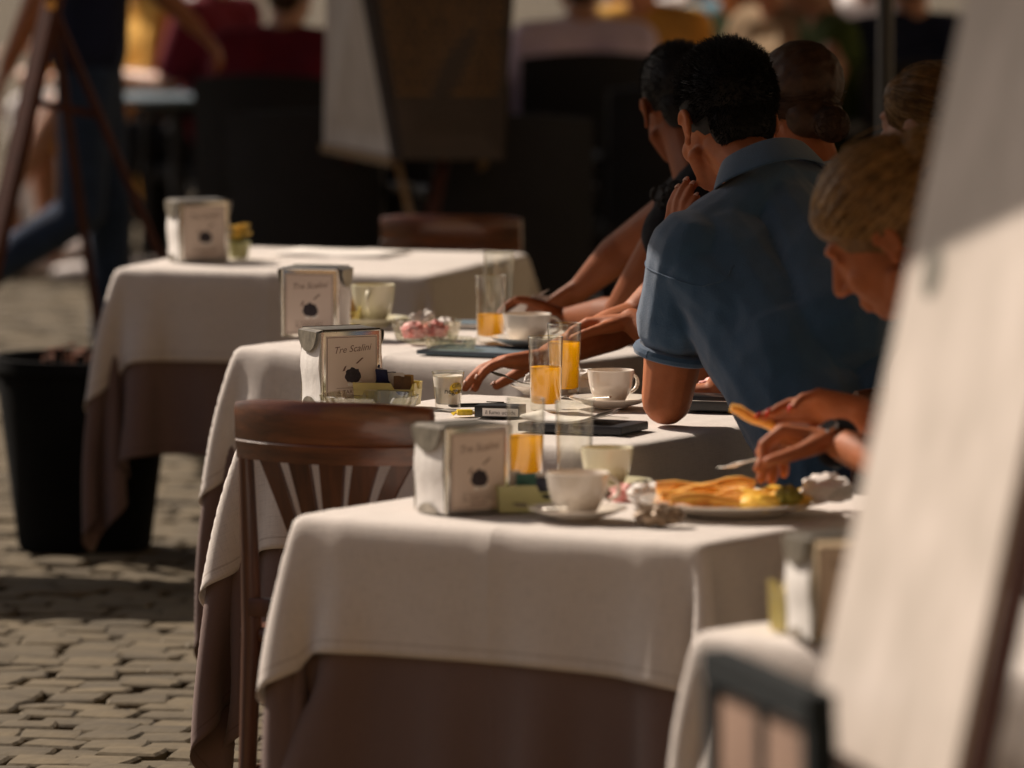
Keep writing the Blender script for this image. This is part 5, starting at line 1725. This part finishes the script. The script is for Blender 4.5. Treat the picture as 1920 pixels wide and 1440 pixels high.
# =============================== table B (in focus)
napkin_holder(at(640, 757), R_(25), 'sharp focused napkin holder with script lettering behind the wooden chair')
sugar_caddy(at(727, 760), R_(-14), 'yellow sugar caddy with dark blue sachets in front of the focused napkin holder', 'plastic_yellow',
            [(-0.030, 0.0, 0.072, -6, 4, 'sachet_navy'), (-0.022, 0.012, 0.066, 6, -6, 'sachet_white'), (-0.006, 0.004, 0.066, 14, -14, 'sachet_navy'), (0.006, -0.006, 0.060, -14, 20, 'sachet_navy'), (0.016, 0.008, 0.058, 8, 0, 'sachet_white'), (0.030, -0.008, 0.052, -10, 6, 'sachet_brown'), (0.034, 0.010, 0.054, 6, -4, 'sachet_gold')], L=0.118)
ashtray(at(692, 774), 'ribbed glass ashtray just above the chair rail', r=0.093)
# espresso glass with milk foam and printed name
pg = at(840, 768)
t = thing('espresso_glass', 'small tapered glass with white foam and printed lettering', 'glass', pg, R_(12))
b = MB(); b.lathe([(0, 0.001), (0.0225, 0.0), (0.0235, 0.002), (0.0315, 0.0725), (0.0308, 0.0735), (0.0300, 0.0725), (0.0228, 0.013), (0.02, 0.011), (0, 0.010)], 40); b.build('glass_wall', MATS['glass_clear'], t, angle=50)
b = MB(); b.tube([(0.0309*math.cos(i*0.157), 0.0309*math.sin(i*0.157), 0.0732) for i in range(41)], 0.0009, 6, cap=False); b.build('rim', MATS['glass_cut'], t)
b = MB(); b.lathe([(0, 0.0105), (0.0200, 0.0115), (0.0225, 0.0135), (0.0292, 0.064), (0.0278, 0.0665), (0.020, 0.063), (0, 0.062)], 40); b.build('milk_foam', MATS['milk_foam'], t)
def wrap(body, size, z, m, name, a0):
    o = text_part(body, size, m, t, Matrix.Identity(4), name)
    for v in o.data.vertices:
        zz = z + v.co.y; r = 0.0236 + (0.0315 - 0.0236)*zz/0.0735 + 0.0004
        a = a0 + v.co.x/r
        v.co = Vector((r*math.sin(a), -r*math.cos(a), zz))
b = MB(); vs_ = []; n = 24
for i in range(n):
    a = 2*math.pi*i/n; zz = 0.043 + 0.0115*math.sin(a); r = 0.0236 + 0.0079*zz/0.0735 + 0.0002; th_ = R_(24) + 0.0145*math.cos(a)/r
    vs_.append((r*math.sin(th_), -r*math.cos(th_), zz))
b.add(vs_, [tuple(range(n))]); b.build('logo_disc', MATS['yellow_wrap'], t, smooth=False)
wrap('caffè', 0.0125, 0.0485, 'print_black', 'lettering', R_(26)); wrap('negresco', 0.0150, 0.0375, 'print_black', 'lettering', R_(30))
# cigarette packet, pen, lighter
pk = at(938, 781)
t = thing('cigarette_packet', 'flat black cigarette packet with warning panel behind the blurred glass', 'packet', pk, R_(-14))
b = MB(); b.box((0, 0, 0.0115), (0.088, 0.055, 0.022), bev=0.0015); b.build('carton', MATS['black_plastic'], t)
b = MB(); b.add([(-0.028, -0.02765, 0.002), (0.042, -0.02765, 0.002), (0.042, -0.02765, 0.019), (-0.028, -0.02765, 0.019)], [(0, 1, 2, 3)]); wp = b.build('warning_panel', MATS['paper_white'], t, smooth=False)
text_part('il fumo uccide', 0.0105, 'print_black', wp, Matrix.Translation((0.007, -0.0279, 0.010)) @ Matrix.Rotation(math.pi/2, 4, 'X'))
b = MB()
for (x0, z0, x1, z1) in ((-0.028, 0.002, 0.042, 0.003), (-0.028, 0.018, 0.042, 0.019)): b.add([(x0, -0.0278, z0), (x1, -0.0278, z0), (x1, -0.0278, z1), (x0, -0.0278, z1)], [(0, 1, 2, 3)])
b.build('panel_border', MATS['print_black'], wp, smooth=False)
pp = at(893, 764)
t = thing('pen', 'slim black pen lying by the cigarette packet', 'pen', (pp.x, pp.y, pp.z + 0.0045), R_(12))
b = MB(); b.tube([(-0.055, 0, 0), (-0.048, 0, 0), (0.05, 0, 0), (0.06, 0, 0)], [0.0012, 0.0042, 0.0042, 0.003], 10); b.build('barrel', MATS['black_plastic'], t)
b = MB(); b.tube([(0.055, 0, 0.0046), (0.02, 0, 0.0062)], 0.0012, 6); b.build('clip', MATS['steel'], t)
pl = at(871, 779)
t = thing('sweet_wrapper', 'small yellow wrapped sweet left of the cigarette packet', 'sweet', pl, R_(10))
b = MB(); b.box((0, 0, 0.006), (0.030, 0.018, 0.011), bev=0.003); b.build('wrapping', MATS['yellow_wrap'], t)
for s in (-1, 1):
    b = MB(); b.add([(s*0.014, 0, 0.004), (s*0.024, -0.010, 0.001), (s*0.026, 0.0, 0.006), (s*0.024, 0.010, 0.002), (s*0.014, 0, 0.009)], [(0, 1, 2), (0, 2, 3), (4, 2, 1), (4, 3, 2)]); b.build('twist', MATS['yellow_wrap'], t, smooth=False)
tumbler(at(1023, 770), 'front tall juice glass in sharp focus, two thirds full', 0.55)
tumbler(at(1058, 742), 'fuller juice glass standing right behind the sharp focused one', 0.72)
cup_and_saucer(at(1145, 764), R_(35), 'white cup and saucer beside the bare elbow', sr=0.080)
# small dish with spoon next to the resting hand, folded white napkin
pd = at(1010, 738)
t = thing('small_dish', 'small white dish with a spoon beside the resting hand', 'dish', pd)
b = MB(); b.lathe([(0, 0.003), (0.025, 0.003), (0.027, 0), (0.032, 0), (0.034, 0.004), (0.056, 0.016), (0.0565, 0.0178), (0.054, 0.0178), (0.034, 0.0075), (0, 0.006)], 40); b.build('dish', MATS['porcelain'], t, angle=50)
teaspoon(None, t, Matrix.Translation((-0.025, 0.005, 0.017)) @ Matrix.Rotation(R_(250), 4, 'Z') @ Matrix.Rotation(R_(-14), 4, 'X'))
crumpled('paper_napkin', at(1098, 735), 'folded white napkin behind the cup on the focused table', 'napkin', 'napkin_paper', (0.085, 0.06, 0.045), 61)
crumpled('sugar_wrapper', at(1000, 728), 'torn white sachet in the small dish by the resting hand', 'wrapper', 'sachet_white', (0.04, 0.03, 0.03), 66)
# bill folder with papers
pf = at(1075, 806)
t = thing('bill_folder', 'black leather bill folder with curling white receipts', 'folder', pf, R_(-24))
b = MB(); b.box((0.02, 0, 0.008), (0.21, 0.13, 0.016), bev=0.003); b.build('cover', MATS['black_leather'], t)
for k in range(3):
    b = MB(); vs_ = []; fs_ = []; n = 12
    for i in range(n+1):
        u = i/n; x = -0.085 + 0.16*u; zz = 0.0172 + 0.0012*k + 0.016*max(0, u-0.55)**2*(4+k) + 0.010*max(0, 0.25-u)**2*16
        vs_ += [(x, -0.058 + 0.004*k, zz), (x - 0.004, 0.050 + 0.004*k, zz)]
    for i in range(n): fs_.append((2*i, 2*i+2, 2*i+3, 2*i+1))
    b.add(vs_, fs_); o = b.build('receipt', MATS['paper_white'], t); s_ = o.modifiers.new('s', 'SOLIDIFY'); s_.thickness = 0.0004
# black phone and red patterned packet at the right
pq = at(1340, 770)
t = thing('camera_case', 'flat black camera case between elbow and blue shirt', 'case', pq, R_(-20))
b = MB(); b.box((0, 0, 0.016), (0.12, 0.07, 0.030), bev=0.005); b.build('body', MATS['black_plastic'], t)
b = MB(); b.tube([(-0.05, -0.0352, 0.022), (0.05, -0.0352, 0.022)], 0.0012, 6); b.build('zip', MATS['steel'], t)
crumpled('red_packet', at(1338, 738), 'red and white patterned packet behind the black camera case', 'packet', 'sachet_red', (0.06, 0.05, 0.032), 71)

# =============================== table C
napkin_holder(at(592, 630), R_(-14), 'napkin holder just behind the sharp focused one, its right side showing', H=0.150)
sugar_caddy(at(630, 612), R_(-5), 'sugar caddy hidden between the second napkin holder and the cream cup', 'plastic_yellow',
            [(-0.036, 0, 0.062, 0, 0, 'sachet_brown'), (-0.012, 0, 0.066, 6, 5, 'sachet_navy'), (0.006, 0, 0.058, -5, 0, 'sachet_white'), (0.030, 0, 0.056, 5, -5, 'sachet_gold')], L=0.11)
cup_and_saucer(at(700, 612), R_(-100), 'tall cream cup in sunlight beside the second napkin holder', m='porcelain_cream', h=0.085, r=0.049, spoon=False)
ashtray(at(800, 638), 'wide clear glass dish with red sachets', r=0.072, h=0.045)
for i, (u, v, mm, sd_) in enumerate(((790, 618, 'sachet_white', 81), (815, 628, 'sachet_red', 82), (775, 630, 'sachet_red', 83), (835, 622, 'sachet_white', 84))):
    p_ = at(u, v + 14); crumpled('sugar_wrapper', (p_.x, p_.y, p_.z + 0.012), ['white torn sachet standing up in the clear dish', 'red and white sachet in front in the clear dish', 'red sachet at the left of the clear dish', 'pale sachet at the right of the clear dish'][i], 'wrapper', mm, (0.055, 0.05, 0.045 if i == 0 else 0.034), sd_)
ashtray(at(845, 660), 'low glass ashtray on the dark slate board', r=0.052, h=0.030)
pm = at(910, 662)
t = thing('slate_tray', 'dark slate blue tray under the white cup and juice glass', 'tray', pm, R_(-24))
b = MB(); b.box((0, 0, 0.003), (0.24, 0.17, 0.005), bev=0.0015); b.build('board', MATS['slate_mat'], t)
b = MB()
for (x0, y0, x1, y1) in ((-0.118, -0.083, 0.118, -0.083), (0.118, -0.083, 0.118, 0.083), (0.118, 0.083, -0.118, 0.083), (-0.118, 0.083, -0.118, -0.083)): b.tube([(x0, y0, 0.0065), (x1, y1, 0.0065)], 0.003, 6)
b.build('rim', MATS['slate_board'], t)
pn = at(880, 612)
t = thing('notebook', 'slate blue notebook lying behind the clear dish', 'notebook', pn, R_(-10))
b = MB(); b.box((0, 0, 0.0045), (0.15, 0.10, 0.008), bev=0.001); b.build('pages', MATS['paper_white'], t)
b = MB(); b.box((0, 0, 0.0095), (0.153, 0.103, 0.0016)); b.build('cover', MATS['slate_mat'], t, smooth=False)
tumbler(at(920, 642), 'juice glass one third full beside the cup of the dark top person', 0.36)
tumbler(at(935, 592), 'empty tumbler behind the one third full juice glass', 0.0, group=None)
pcu = at(988, 655); cup_and_saucer((pcu.x, pcu.y, pcu.z + 0.0065), R_(5), 'wide white cup with its handle on the right on the slate tray', r=0.052, h=0.062, spoon=False)
# folded leaflet in the hand
hl = J2['wl'] + V(-0.09, 0.0, 0.03)
t = thing('leaflet', 'folded pale leaflet held in tanned hands', 'leaflet', hl, R_(-30))
for s in (-1, 1):
    b = MB(); a = R_(50*s)
    M_ = Matrix.Rotation(R_(-32), 4, 'Y') @ Matrix.Rotation(R_(8*s), 4, 'X')
    b.box((0.0, 0.0, 0.004*s), (0.105, 0.075, 0.001), M_); b.build('page', MATS['sachet_white'], t, smooth=False)

# =============================== table D
napkin_holder(at(372, 488), R_(20), 'napkin holder on the empty far table at the left', H=0.150)
pfw = at(448, 484)
t = thing('flower_pot', 'little yellow posy in a pot on the empty far table', 'plant', pfw)
b = MB(); b.lathe([(0, 0), (0.022, 0), (0.03, 0.04), (0.028, 0.04), (0.02, 0.005), (0, 0.005)], 20); b.build('pot', MATS['plastic_green'], t)
rg = random.Random(5); bl = MB(); fl = MB()
for i in range(16):
    a = rg.uniform(0, 6.28); r_ = rg.uniform(0, 0.026); x, y, z = r_*math.cos(a), r_*math.sin(a), 0.05 + rg.uniform(0, 0.03)
    bl.tube([(x*0.3, y*0.3, 0.03), (x, y, z)], 0.0016, 5)
    fl.lathe([(0, z - 0.004), (0.008, z), (0.010, z + 0.006), (0.004, z + 0.005), (0, z + 0.004)], 7, Matrix.Translation((x, y, 0)))
bl.build('stem', MATS['leaf_green'], t); fl.build('blossom', MATS['flower_yellow'], t)
pmn = at(640, 474)
t = thing('menu_sheet', 'white menu sheet lying flat on the empty far table', 'menu', pmn, R_(-20))
b = MB(); vs_, fs_ = [], []
for i in range(9):
    x = -0.15 + 0.3*i/8; vs_ += [(x, -0.105, 0.0012 + 0.0015*math.sin(i)), (x, 0.105, 0.0012 + 0.0015*math.sin(i+1))]
for i in range(8): fs_.append((2*i, 2*i+2, 2*i+3, 2*i+1))
b.add(vs_, fs_); o = b.build('sheet', MATS['paper_white'], t); s_ = o.modifiers.new('s', 'SOLIDIFY'); s_.thickness = 0.0006

# =============================== table E, close to the lens
napkin_holder(at(1574, 1194), R_(20), 'blurred napkin holder between table cloth and the white menu board', H=0.150)
sugar_caddy(at(1512, 1182), R_(40), 'blurred yellow sugar caddy left of the white menu board', 'plastic_yellow', [(-0.03, 0, 0.06, 0, 0, 'sachet_white'), (0.0, 0, 0.066, 5, 0, 'sachet_white')], L=0.09, H=0.075)
# ================================================================== background
no_hair = dict(count=1, voxel=0.012)
def H_plain(m, bun=False):
    if bun:
        return lambda body, org, P, R, s: swept_hair(body, org, P, R, s, MATS[m], MATS[m], count=120, fly=0, voxel=0.012)
    return lambda body, org, P, R, s: short_hair(body, org, P, R, s, MATS[m], count=160, voxel=0.012)
def on_floor(u, y):
    return ((u - 960)/FPX*y*1.004, y)
def bg_person(label, u, y, face, top, bottom, hair, skin='skin_fair', sleeve='short', legs='long', lean=0.1, cross=False, shoe='shoe_dark', bun=False, hl=None, hr=None, seat=0.46, turn=0.0):
    Jb = seated(on_floor(u, y), R_(face), lean, seat=seat, cross=cross, hl=hl, hr=hr, head_turn=turn)
    make_person(label, Jb, skin, top, bottom, shoe, H_plain(hair, bun), sleeve, voxel=0.011, legs=legs, group='people seated in the background')
    return Jb
def black_chair(Jb, label, back=0.95, turn=0.0):
    f = Jb['f']; rz = math.atan2(f.y, f.x) + math.pi/2 + turn
    t = thing('wicker_chair', label, 'chair', (Jb['pel'].x, Jb['pel'].y, 0), rz, 'black wicker chairs in the background')
    b = MB(); vs_, fs_ = [], []; n = 12
    for i in range(n+1):
        x = -0.24 + 0.48*i/n; yy = 0.24 - 0.05*(2*x/0.48)**2*1.0
        for d, z in ((-0.015, 0.30), (0.015, 0.30), (0.05, back - 0.02*(2*x/0.48)**2), (0.02, back - 0.02*(2*x/0.48)**2)):
            vs_.append((x, yy + d, z))
    for i in range(n):
        for k in range(4): fs_.append((i*4+k, i*4+(k+1) % 4, i*4+4+(k+1) % 4, i*4+4+k))
    fs_ += [(0, 1, 2, 3), (n*4+3, n*4+2, n*4+1, n*4)]
    b.add(vs_, fs_); b.build('backrest', MATS['wicker_black'], t)
    b = MB(); b.box((0, 0.0, 0.425), (0.48, 0.46, 0.06), bev=0.015); b.build('seat', MATS['wicker_black'], t)
    for sx in (-1, 1):
        b = MB(); b.tube([(sx*0.245, 0.2, 0.66), (sx*0.26, 0.0, 0.655), (sx*0.25, -0.19, 0.64), (sx*0.235, -0.21, 0.42)], 0.02, 8); b.build('armrest', MATS['wicker_black'], t)
        for sy in (-1, 1):
            b = MB(); b.tube([(sx*0.215, sy*0.2, 0.42), (sx*0.225, sy*0.215, 0.0)], [0.02, 0.015], 8); b.build('leg', MATS['wicker_black'], t)
    return t
def bistro_table(u, y, label, r=0.33, m='sachet_white', h=0.72):
    x, yy = on_floor(u, y)
    t = thing('bistro_table', label, 'table', (x, yy, 0), 0.4, 'round tables in the background')
    b = MB(); b.lathe([(0, h - 0.03), (r - 0.01, h - 0.03), (r, h - 0.024), (r, h - 0.006), (r - 0.006, h), (0, h)], 36); b.build('tabletop', MATS[m], t)
    b = MB(); b.tube([(0, 0, h - 0.03), (0, 0, 0.03)], 0.028, 12); b.build('column', MATS['wicker_black'], t)
    b = MB(); b.lathe([(0, 0), (0.21, 0), (0.21, 0.012), (0.06, 0.035), (0, 0.035)], 24); b.build('base', MATS['wicker_black'], t)

# maroon back, lavender back
Ja = bg_person('person in a maroon top seated with back turned left of the menu easel', 530, 24.3, 78, 'maroon_cloth', 'black_cloth', 'hair_brown', sleeve='short')
black_chair(Ja, 'black wicker chair behind the maroon back', 0.93)
Jb_ = bg_person('person in a pale lavender shirt seated with back turned right of the menu easel', 1095, 25.0, 96, 'lavender_cloth', 'black_cloth', 'hair_black', sleeve='long')
black_chair(Jb_, 'black wicker chair behind the lavender shirt', 0.97)
bistro_table(560, 26.0, 'dark round table in front of the maroon back', m='wicker_black')
bistro_table(1085, 26.6, 'dark round table in front of the lavender shirt', m='wicker_black')
# sunlit group at the left
Jc = bg_person('person in ochre clothes with crossed bare legs and pale shoes at the far left', 300, 27.6, 205, 'ochre_cloth', 'ochre_cloth', 'hair_brown', cross=True, shoe='shoe_white', legs='short', sleeve='long')
black_chair(Jc, 'black wicker chair under the ochre clothes', 0.86)
Jd = bg_person('person in a white shirt reaching over the far left round table', 392, 28.6, 195, 'white_cloth', 'maroon_cloth', 'hair_blond', sleeve='long', legs='short', shoe='shoe_white')
black_chair(Jd, 'black wicker chair under the white shirt', 0.86)
Jg = bg_person('person in red and dark clothes between the white shirt and maroon back', 428, 27.2, 150, 'maroon_cloth', 'black_cloth', 'hair_black', sleeve='short', shoe='shoe_white')
black_chair(Jg, 'black wicker chair under the red and dark clothes', 0.84)
bistro_table(335, 26.9, 'pale round table among the far left group', m='slate_mat', r=0.28)
# group behind the heads at the right
Je = bg_person('person in ochre behind the lavender shirt', 1212, 26.4, 250, 'ochre_cloth', 'khaki_cloth', 'hair_brown', sleeve='short')
black_chair(Je, 'black wicker chair under the ochre person behind the lavender shirt', 0.86)
Jf = bg_person('person in cream beyond the short black hair', 1312, 27.2, 265, 'white_cloth', 'teal_cloth', 'hair_blond', sleeve='short')
black_chair(Jf, 'black wicker chair under the cream top', 0.86)
Jh = bg_person('person in teal with dark hair beyond the blue polo shirt', 1392, 26.6, 240, 'teal_cloth', 'black_cloth', 'hair_black', sleeve='short')
black_chair(Jh, 'black wicker chair under the teal top', 0.86)
Ji = bg_person('person in a sleeveless green dress beyond the brown haired woman', 1575, 25.6, 190, 'green_cloth', 'green_cloth', 'hair_brown', sleeve='none', legs='short', cross=True)
black_chair(Ji, 'black wicker chair under the green dress', 0.84)
Jj = bg_person('person in dark navy seated beside the awning post', 1715, 25.5, 100, 'navy_cloth', 'navy_cloth', 'hair_black', sleeve='long')
black_chair(Jj, 'black wicker chair under the dark navy clothes', 0.92)
Jk = bg_person('person in brown with bare arms beyond the awning post', 1478, 26.2, 215, 'khaki_cloth', 'black_cloth', 'hair_brown', sleeve='cap')
black_chair(Jk, 'black wicker chair under the brown top with bare arms', 0.86)
for u, y, a, tp, bt, hr_, lb in ((250, 29.5, 215, 'maroon_cloth', 'white_cloth', 'hair_blond', 'person in red with white trousers at the far left edge of the crowd'),
                               (345, 31.0, 230, 'white_cloth', 'ochre_cloth', 'hair_brown', 'person in white with ochre trousers beyond the round pale table'),
                               (1265, 29.0, 240, 'maroon_cloth', 'khaki_cloth', 'hair_black', 'person in dark red between ochre and cream in the crowd'),
                               (1540, 28.4, 230, 'ochre_cloth', 'white_cloth', 'hair_blond', 'person in ochre with white trousers beyond the green dress'),
                               (1650, 27.6, 225, 'white_cloth', 'maroon_cloth', 'hair_brown', 'person in white beside the awning post in the crowd')):
    Jx = bg_person(lb, u, y, a, tp, bt, hr_, sleeve='short')
    black_chair(Jx, 'black wicker chair of the ' + lb.replace('person in ', '').split(' at ')[0].split(' beyond ')[0].split(' between ')[0].split(' beside ')[0] + ' clothes in the crowd', 0.84)
bistro_table(1440, 25.0, 'dark round table behind the black haired heads', m='wicker_black')
# empty dark chairs filling the shade between
for i, (u, y, a, lb) in enumerate(((690, 25.6, 110, 'empty black wicker chair just left of the menu easel legs'), (860, 24.8, 75, 'empty black wicker chair behind the menu easel legs'),
                                   (950, 22.4, 95, 'empty black wicker chair between menu easel and lavender shirt'), (1250, 24.2, 100, 'empty black wicker chair right of the lavender shirt'),
                                   (600, 22.6, 80, 'empty black wicker chair nearest the far table, below the pale sheet'))):
    q_ = on_floor(u, y)
    black_chair(dict(f=V(math.cos(R_(a)), math.sin(R_(a)), 0), pel=V(q_[0], q_[1], 0)), lb, 0.9)

# ---- passer-by in jeans at the left edge
W_ = {}
f_ = V(1, 0.1, 0).normalized(); W_['f'] = f_; W_['l'] = V(-f_.y, f_.x, 0)
Zw = 23.0
W_['pel'] = px(165, 95, y=Zw); W_['hl'] = W_['pel'] + V(0, 0.09, -0.03); W_['hr'] = W_['pel'] + V(0, -0.09, -0.03)
W_['kl'] = px(205, 395, y=Zw + 0.05); W_['al'] = px(204, 650, y=Zw + 0.05)
W_['kr'] = px(155, 395, y=Zw - 0.09); W_['ar'] = px(-45, 525, y=Zw - 0.09)
W_['chest'] = W_['pel'] + V(0.03, 0, 0.32); W_['neck'] = W_['pel'] + V(0.05, 0, 0.53)
W_['shl'] = W_['neck'] + V(0.0, 0.18, -0.05); W_['shr'] = W_['neck'] + V(0.0, -0.18, -0.05)
W_['el'] = W_['shl'] + V(0.12, 0.05, -0.26); W_['wl'] = W_['el'] + V(0.16, 0, -0.16)
W_['er'] = W_['shr'] + V(-0.16, -0.05, -0.24); W_['wr'] = px(12, 128, y=Zw - 0.22)
W_['head'] = W_['neck'] + V(0.05, 0, 0.17); W_['hf'] = V(1, 0.1, -0.1); W_['hu'] = V(0, 0, 1)
make_person('passer-by in dark blue jeans striding past behind the wooden tripod', W_, 'skin_tan', 'navy_cloth', 'denim', 'shoe_dark', H_plain('hair_brown'), 'short', voxel=0.010)

# ---- painter's tripod easel
t = thing('tripod_easel', 'reddish wooden tripod easel at the left in front of the jeans', 'easel', (0, 0, 0))
ap = px(97, 8, y=20.2)
def leg_to(u, v, y, w, m):
    p = px(u, v, y=y); d = p - ap; e = ap + d*(ap.z/(ap.z - p.z))
    top = ap - d.normalized()*0.10
    b = MB(); b.bar(top, e, w, w*0.7); b.build('leg', MATS[m], t, smooth=False)
leg_to(0, 430, 20.05, 0.050, 'easel_wood'); leg_to(300, 480, 20.15, 0.026, 'easel_wood'); leg_to(165, 490, 20.9, 0.022, 'easel_wood')
b = MB(); b.tube([ap + V(0, -0.05, 0.0), ap + V(0, 0.05, 0)], 0.016, 10); b.build('wing_nut', MATS['gold'], t)
b = MB(); b.bar(px(55, 190, y=20.13), px(180, 215, y=20.2), 0.02, 0.02); b.build('crossbar', MATS['easel_wood'], t, smooth=False)

# ---- dark planter tub
pp_ = px(152, 1040, z=0.0)
t = thing('planter_tub', 'black tapered planter tub on the paving at the left', 'planter', (pp_.x, pp_.y + 0.16, 0), 0.2); t.scale = (1.2, 1.2, 1.02)
b = MB(); b.lathe([(0, 0), (0.135, 0), (0.14, 0.01), (0.185, 0.44), (0.195, 0.445), (0.195, 0.475), (0.178, 0.475), (0.172, 0.43), (0, 0.43)], 40); b.build('tub', MATS['planter'], t, angle=35)
b = MB(); b.lathe([(0.172, 0.428), (0.1, 0.445), (0, 0.45)], 24); b.build('soil', MATS['soil'], t)
rg = random.Random(14); b = MB(); lf = MB()
for i in range(26):
    a = rg.uniform(0, 6.28); r_ = rg.uniform(0.02, 0.16); x, y = r_*math.cos(a), r_*math.sin(a); h = rg.uniform(0.02, 0.05)
    b.tube([(x, y, 0.435), (x*1.05, y*1.05, 0.45 + h)], 0.002, 5)
    lf.add([(x*1.05, y*1.05, 0.45 + h), (x + 0.02, y + 0.01, 0.46 + h), (x*1.05 + 0.03, y*1.05, 0.452 + h), (x + 0.02, y - 0.012, 0.455 + h)], [(0, 1, 2, 3)])
tag(b.build('stem', MATS['dry_leaf'], t), kind='stuff'); tag(lf.build('leaf', MATS['dry_leaf'], t, smooth=False), kind='stuff')

# ---- unseen panel added past the left edge to cast the shade band on paving
t = thing('shade_panel', 'unseen panel added past the left edge to shade a band of paving', 'panel', (-2.0, 18.15, 0), 0.02)
b = MB(); b.box((0, 0, 0.95), (1.3, 0.02, 1.15), bev=0.004); b.build('board', MATS['board_dark'], t)
for x in (-0.6, 0.6):
    b = MB(); b.bar((x, 0.03, 0.0), (x, 0.03, 1.5), 0.04, 0.03); b.build('leg', MATS['easel_wood'], t, smooth=False)
    b = MB(); b.bar((x, 0.03, 1.2), (x, 0.5, 0.0), 0.03, 0.03); b.build('leg', MATS['easel_wood'], t, smooth=False)
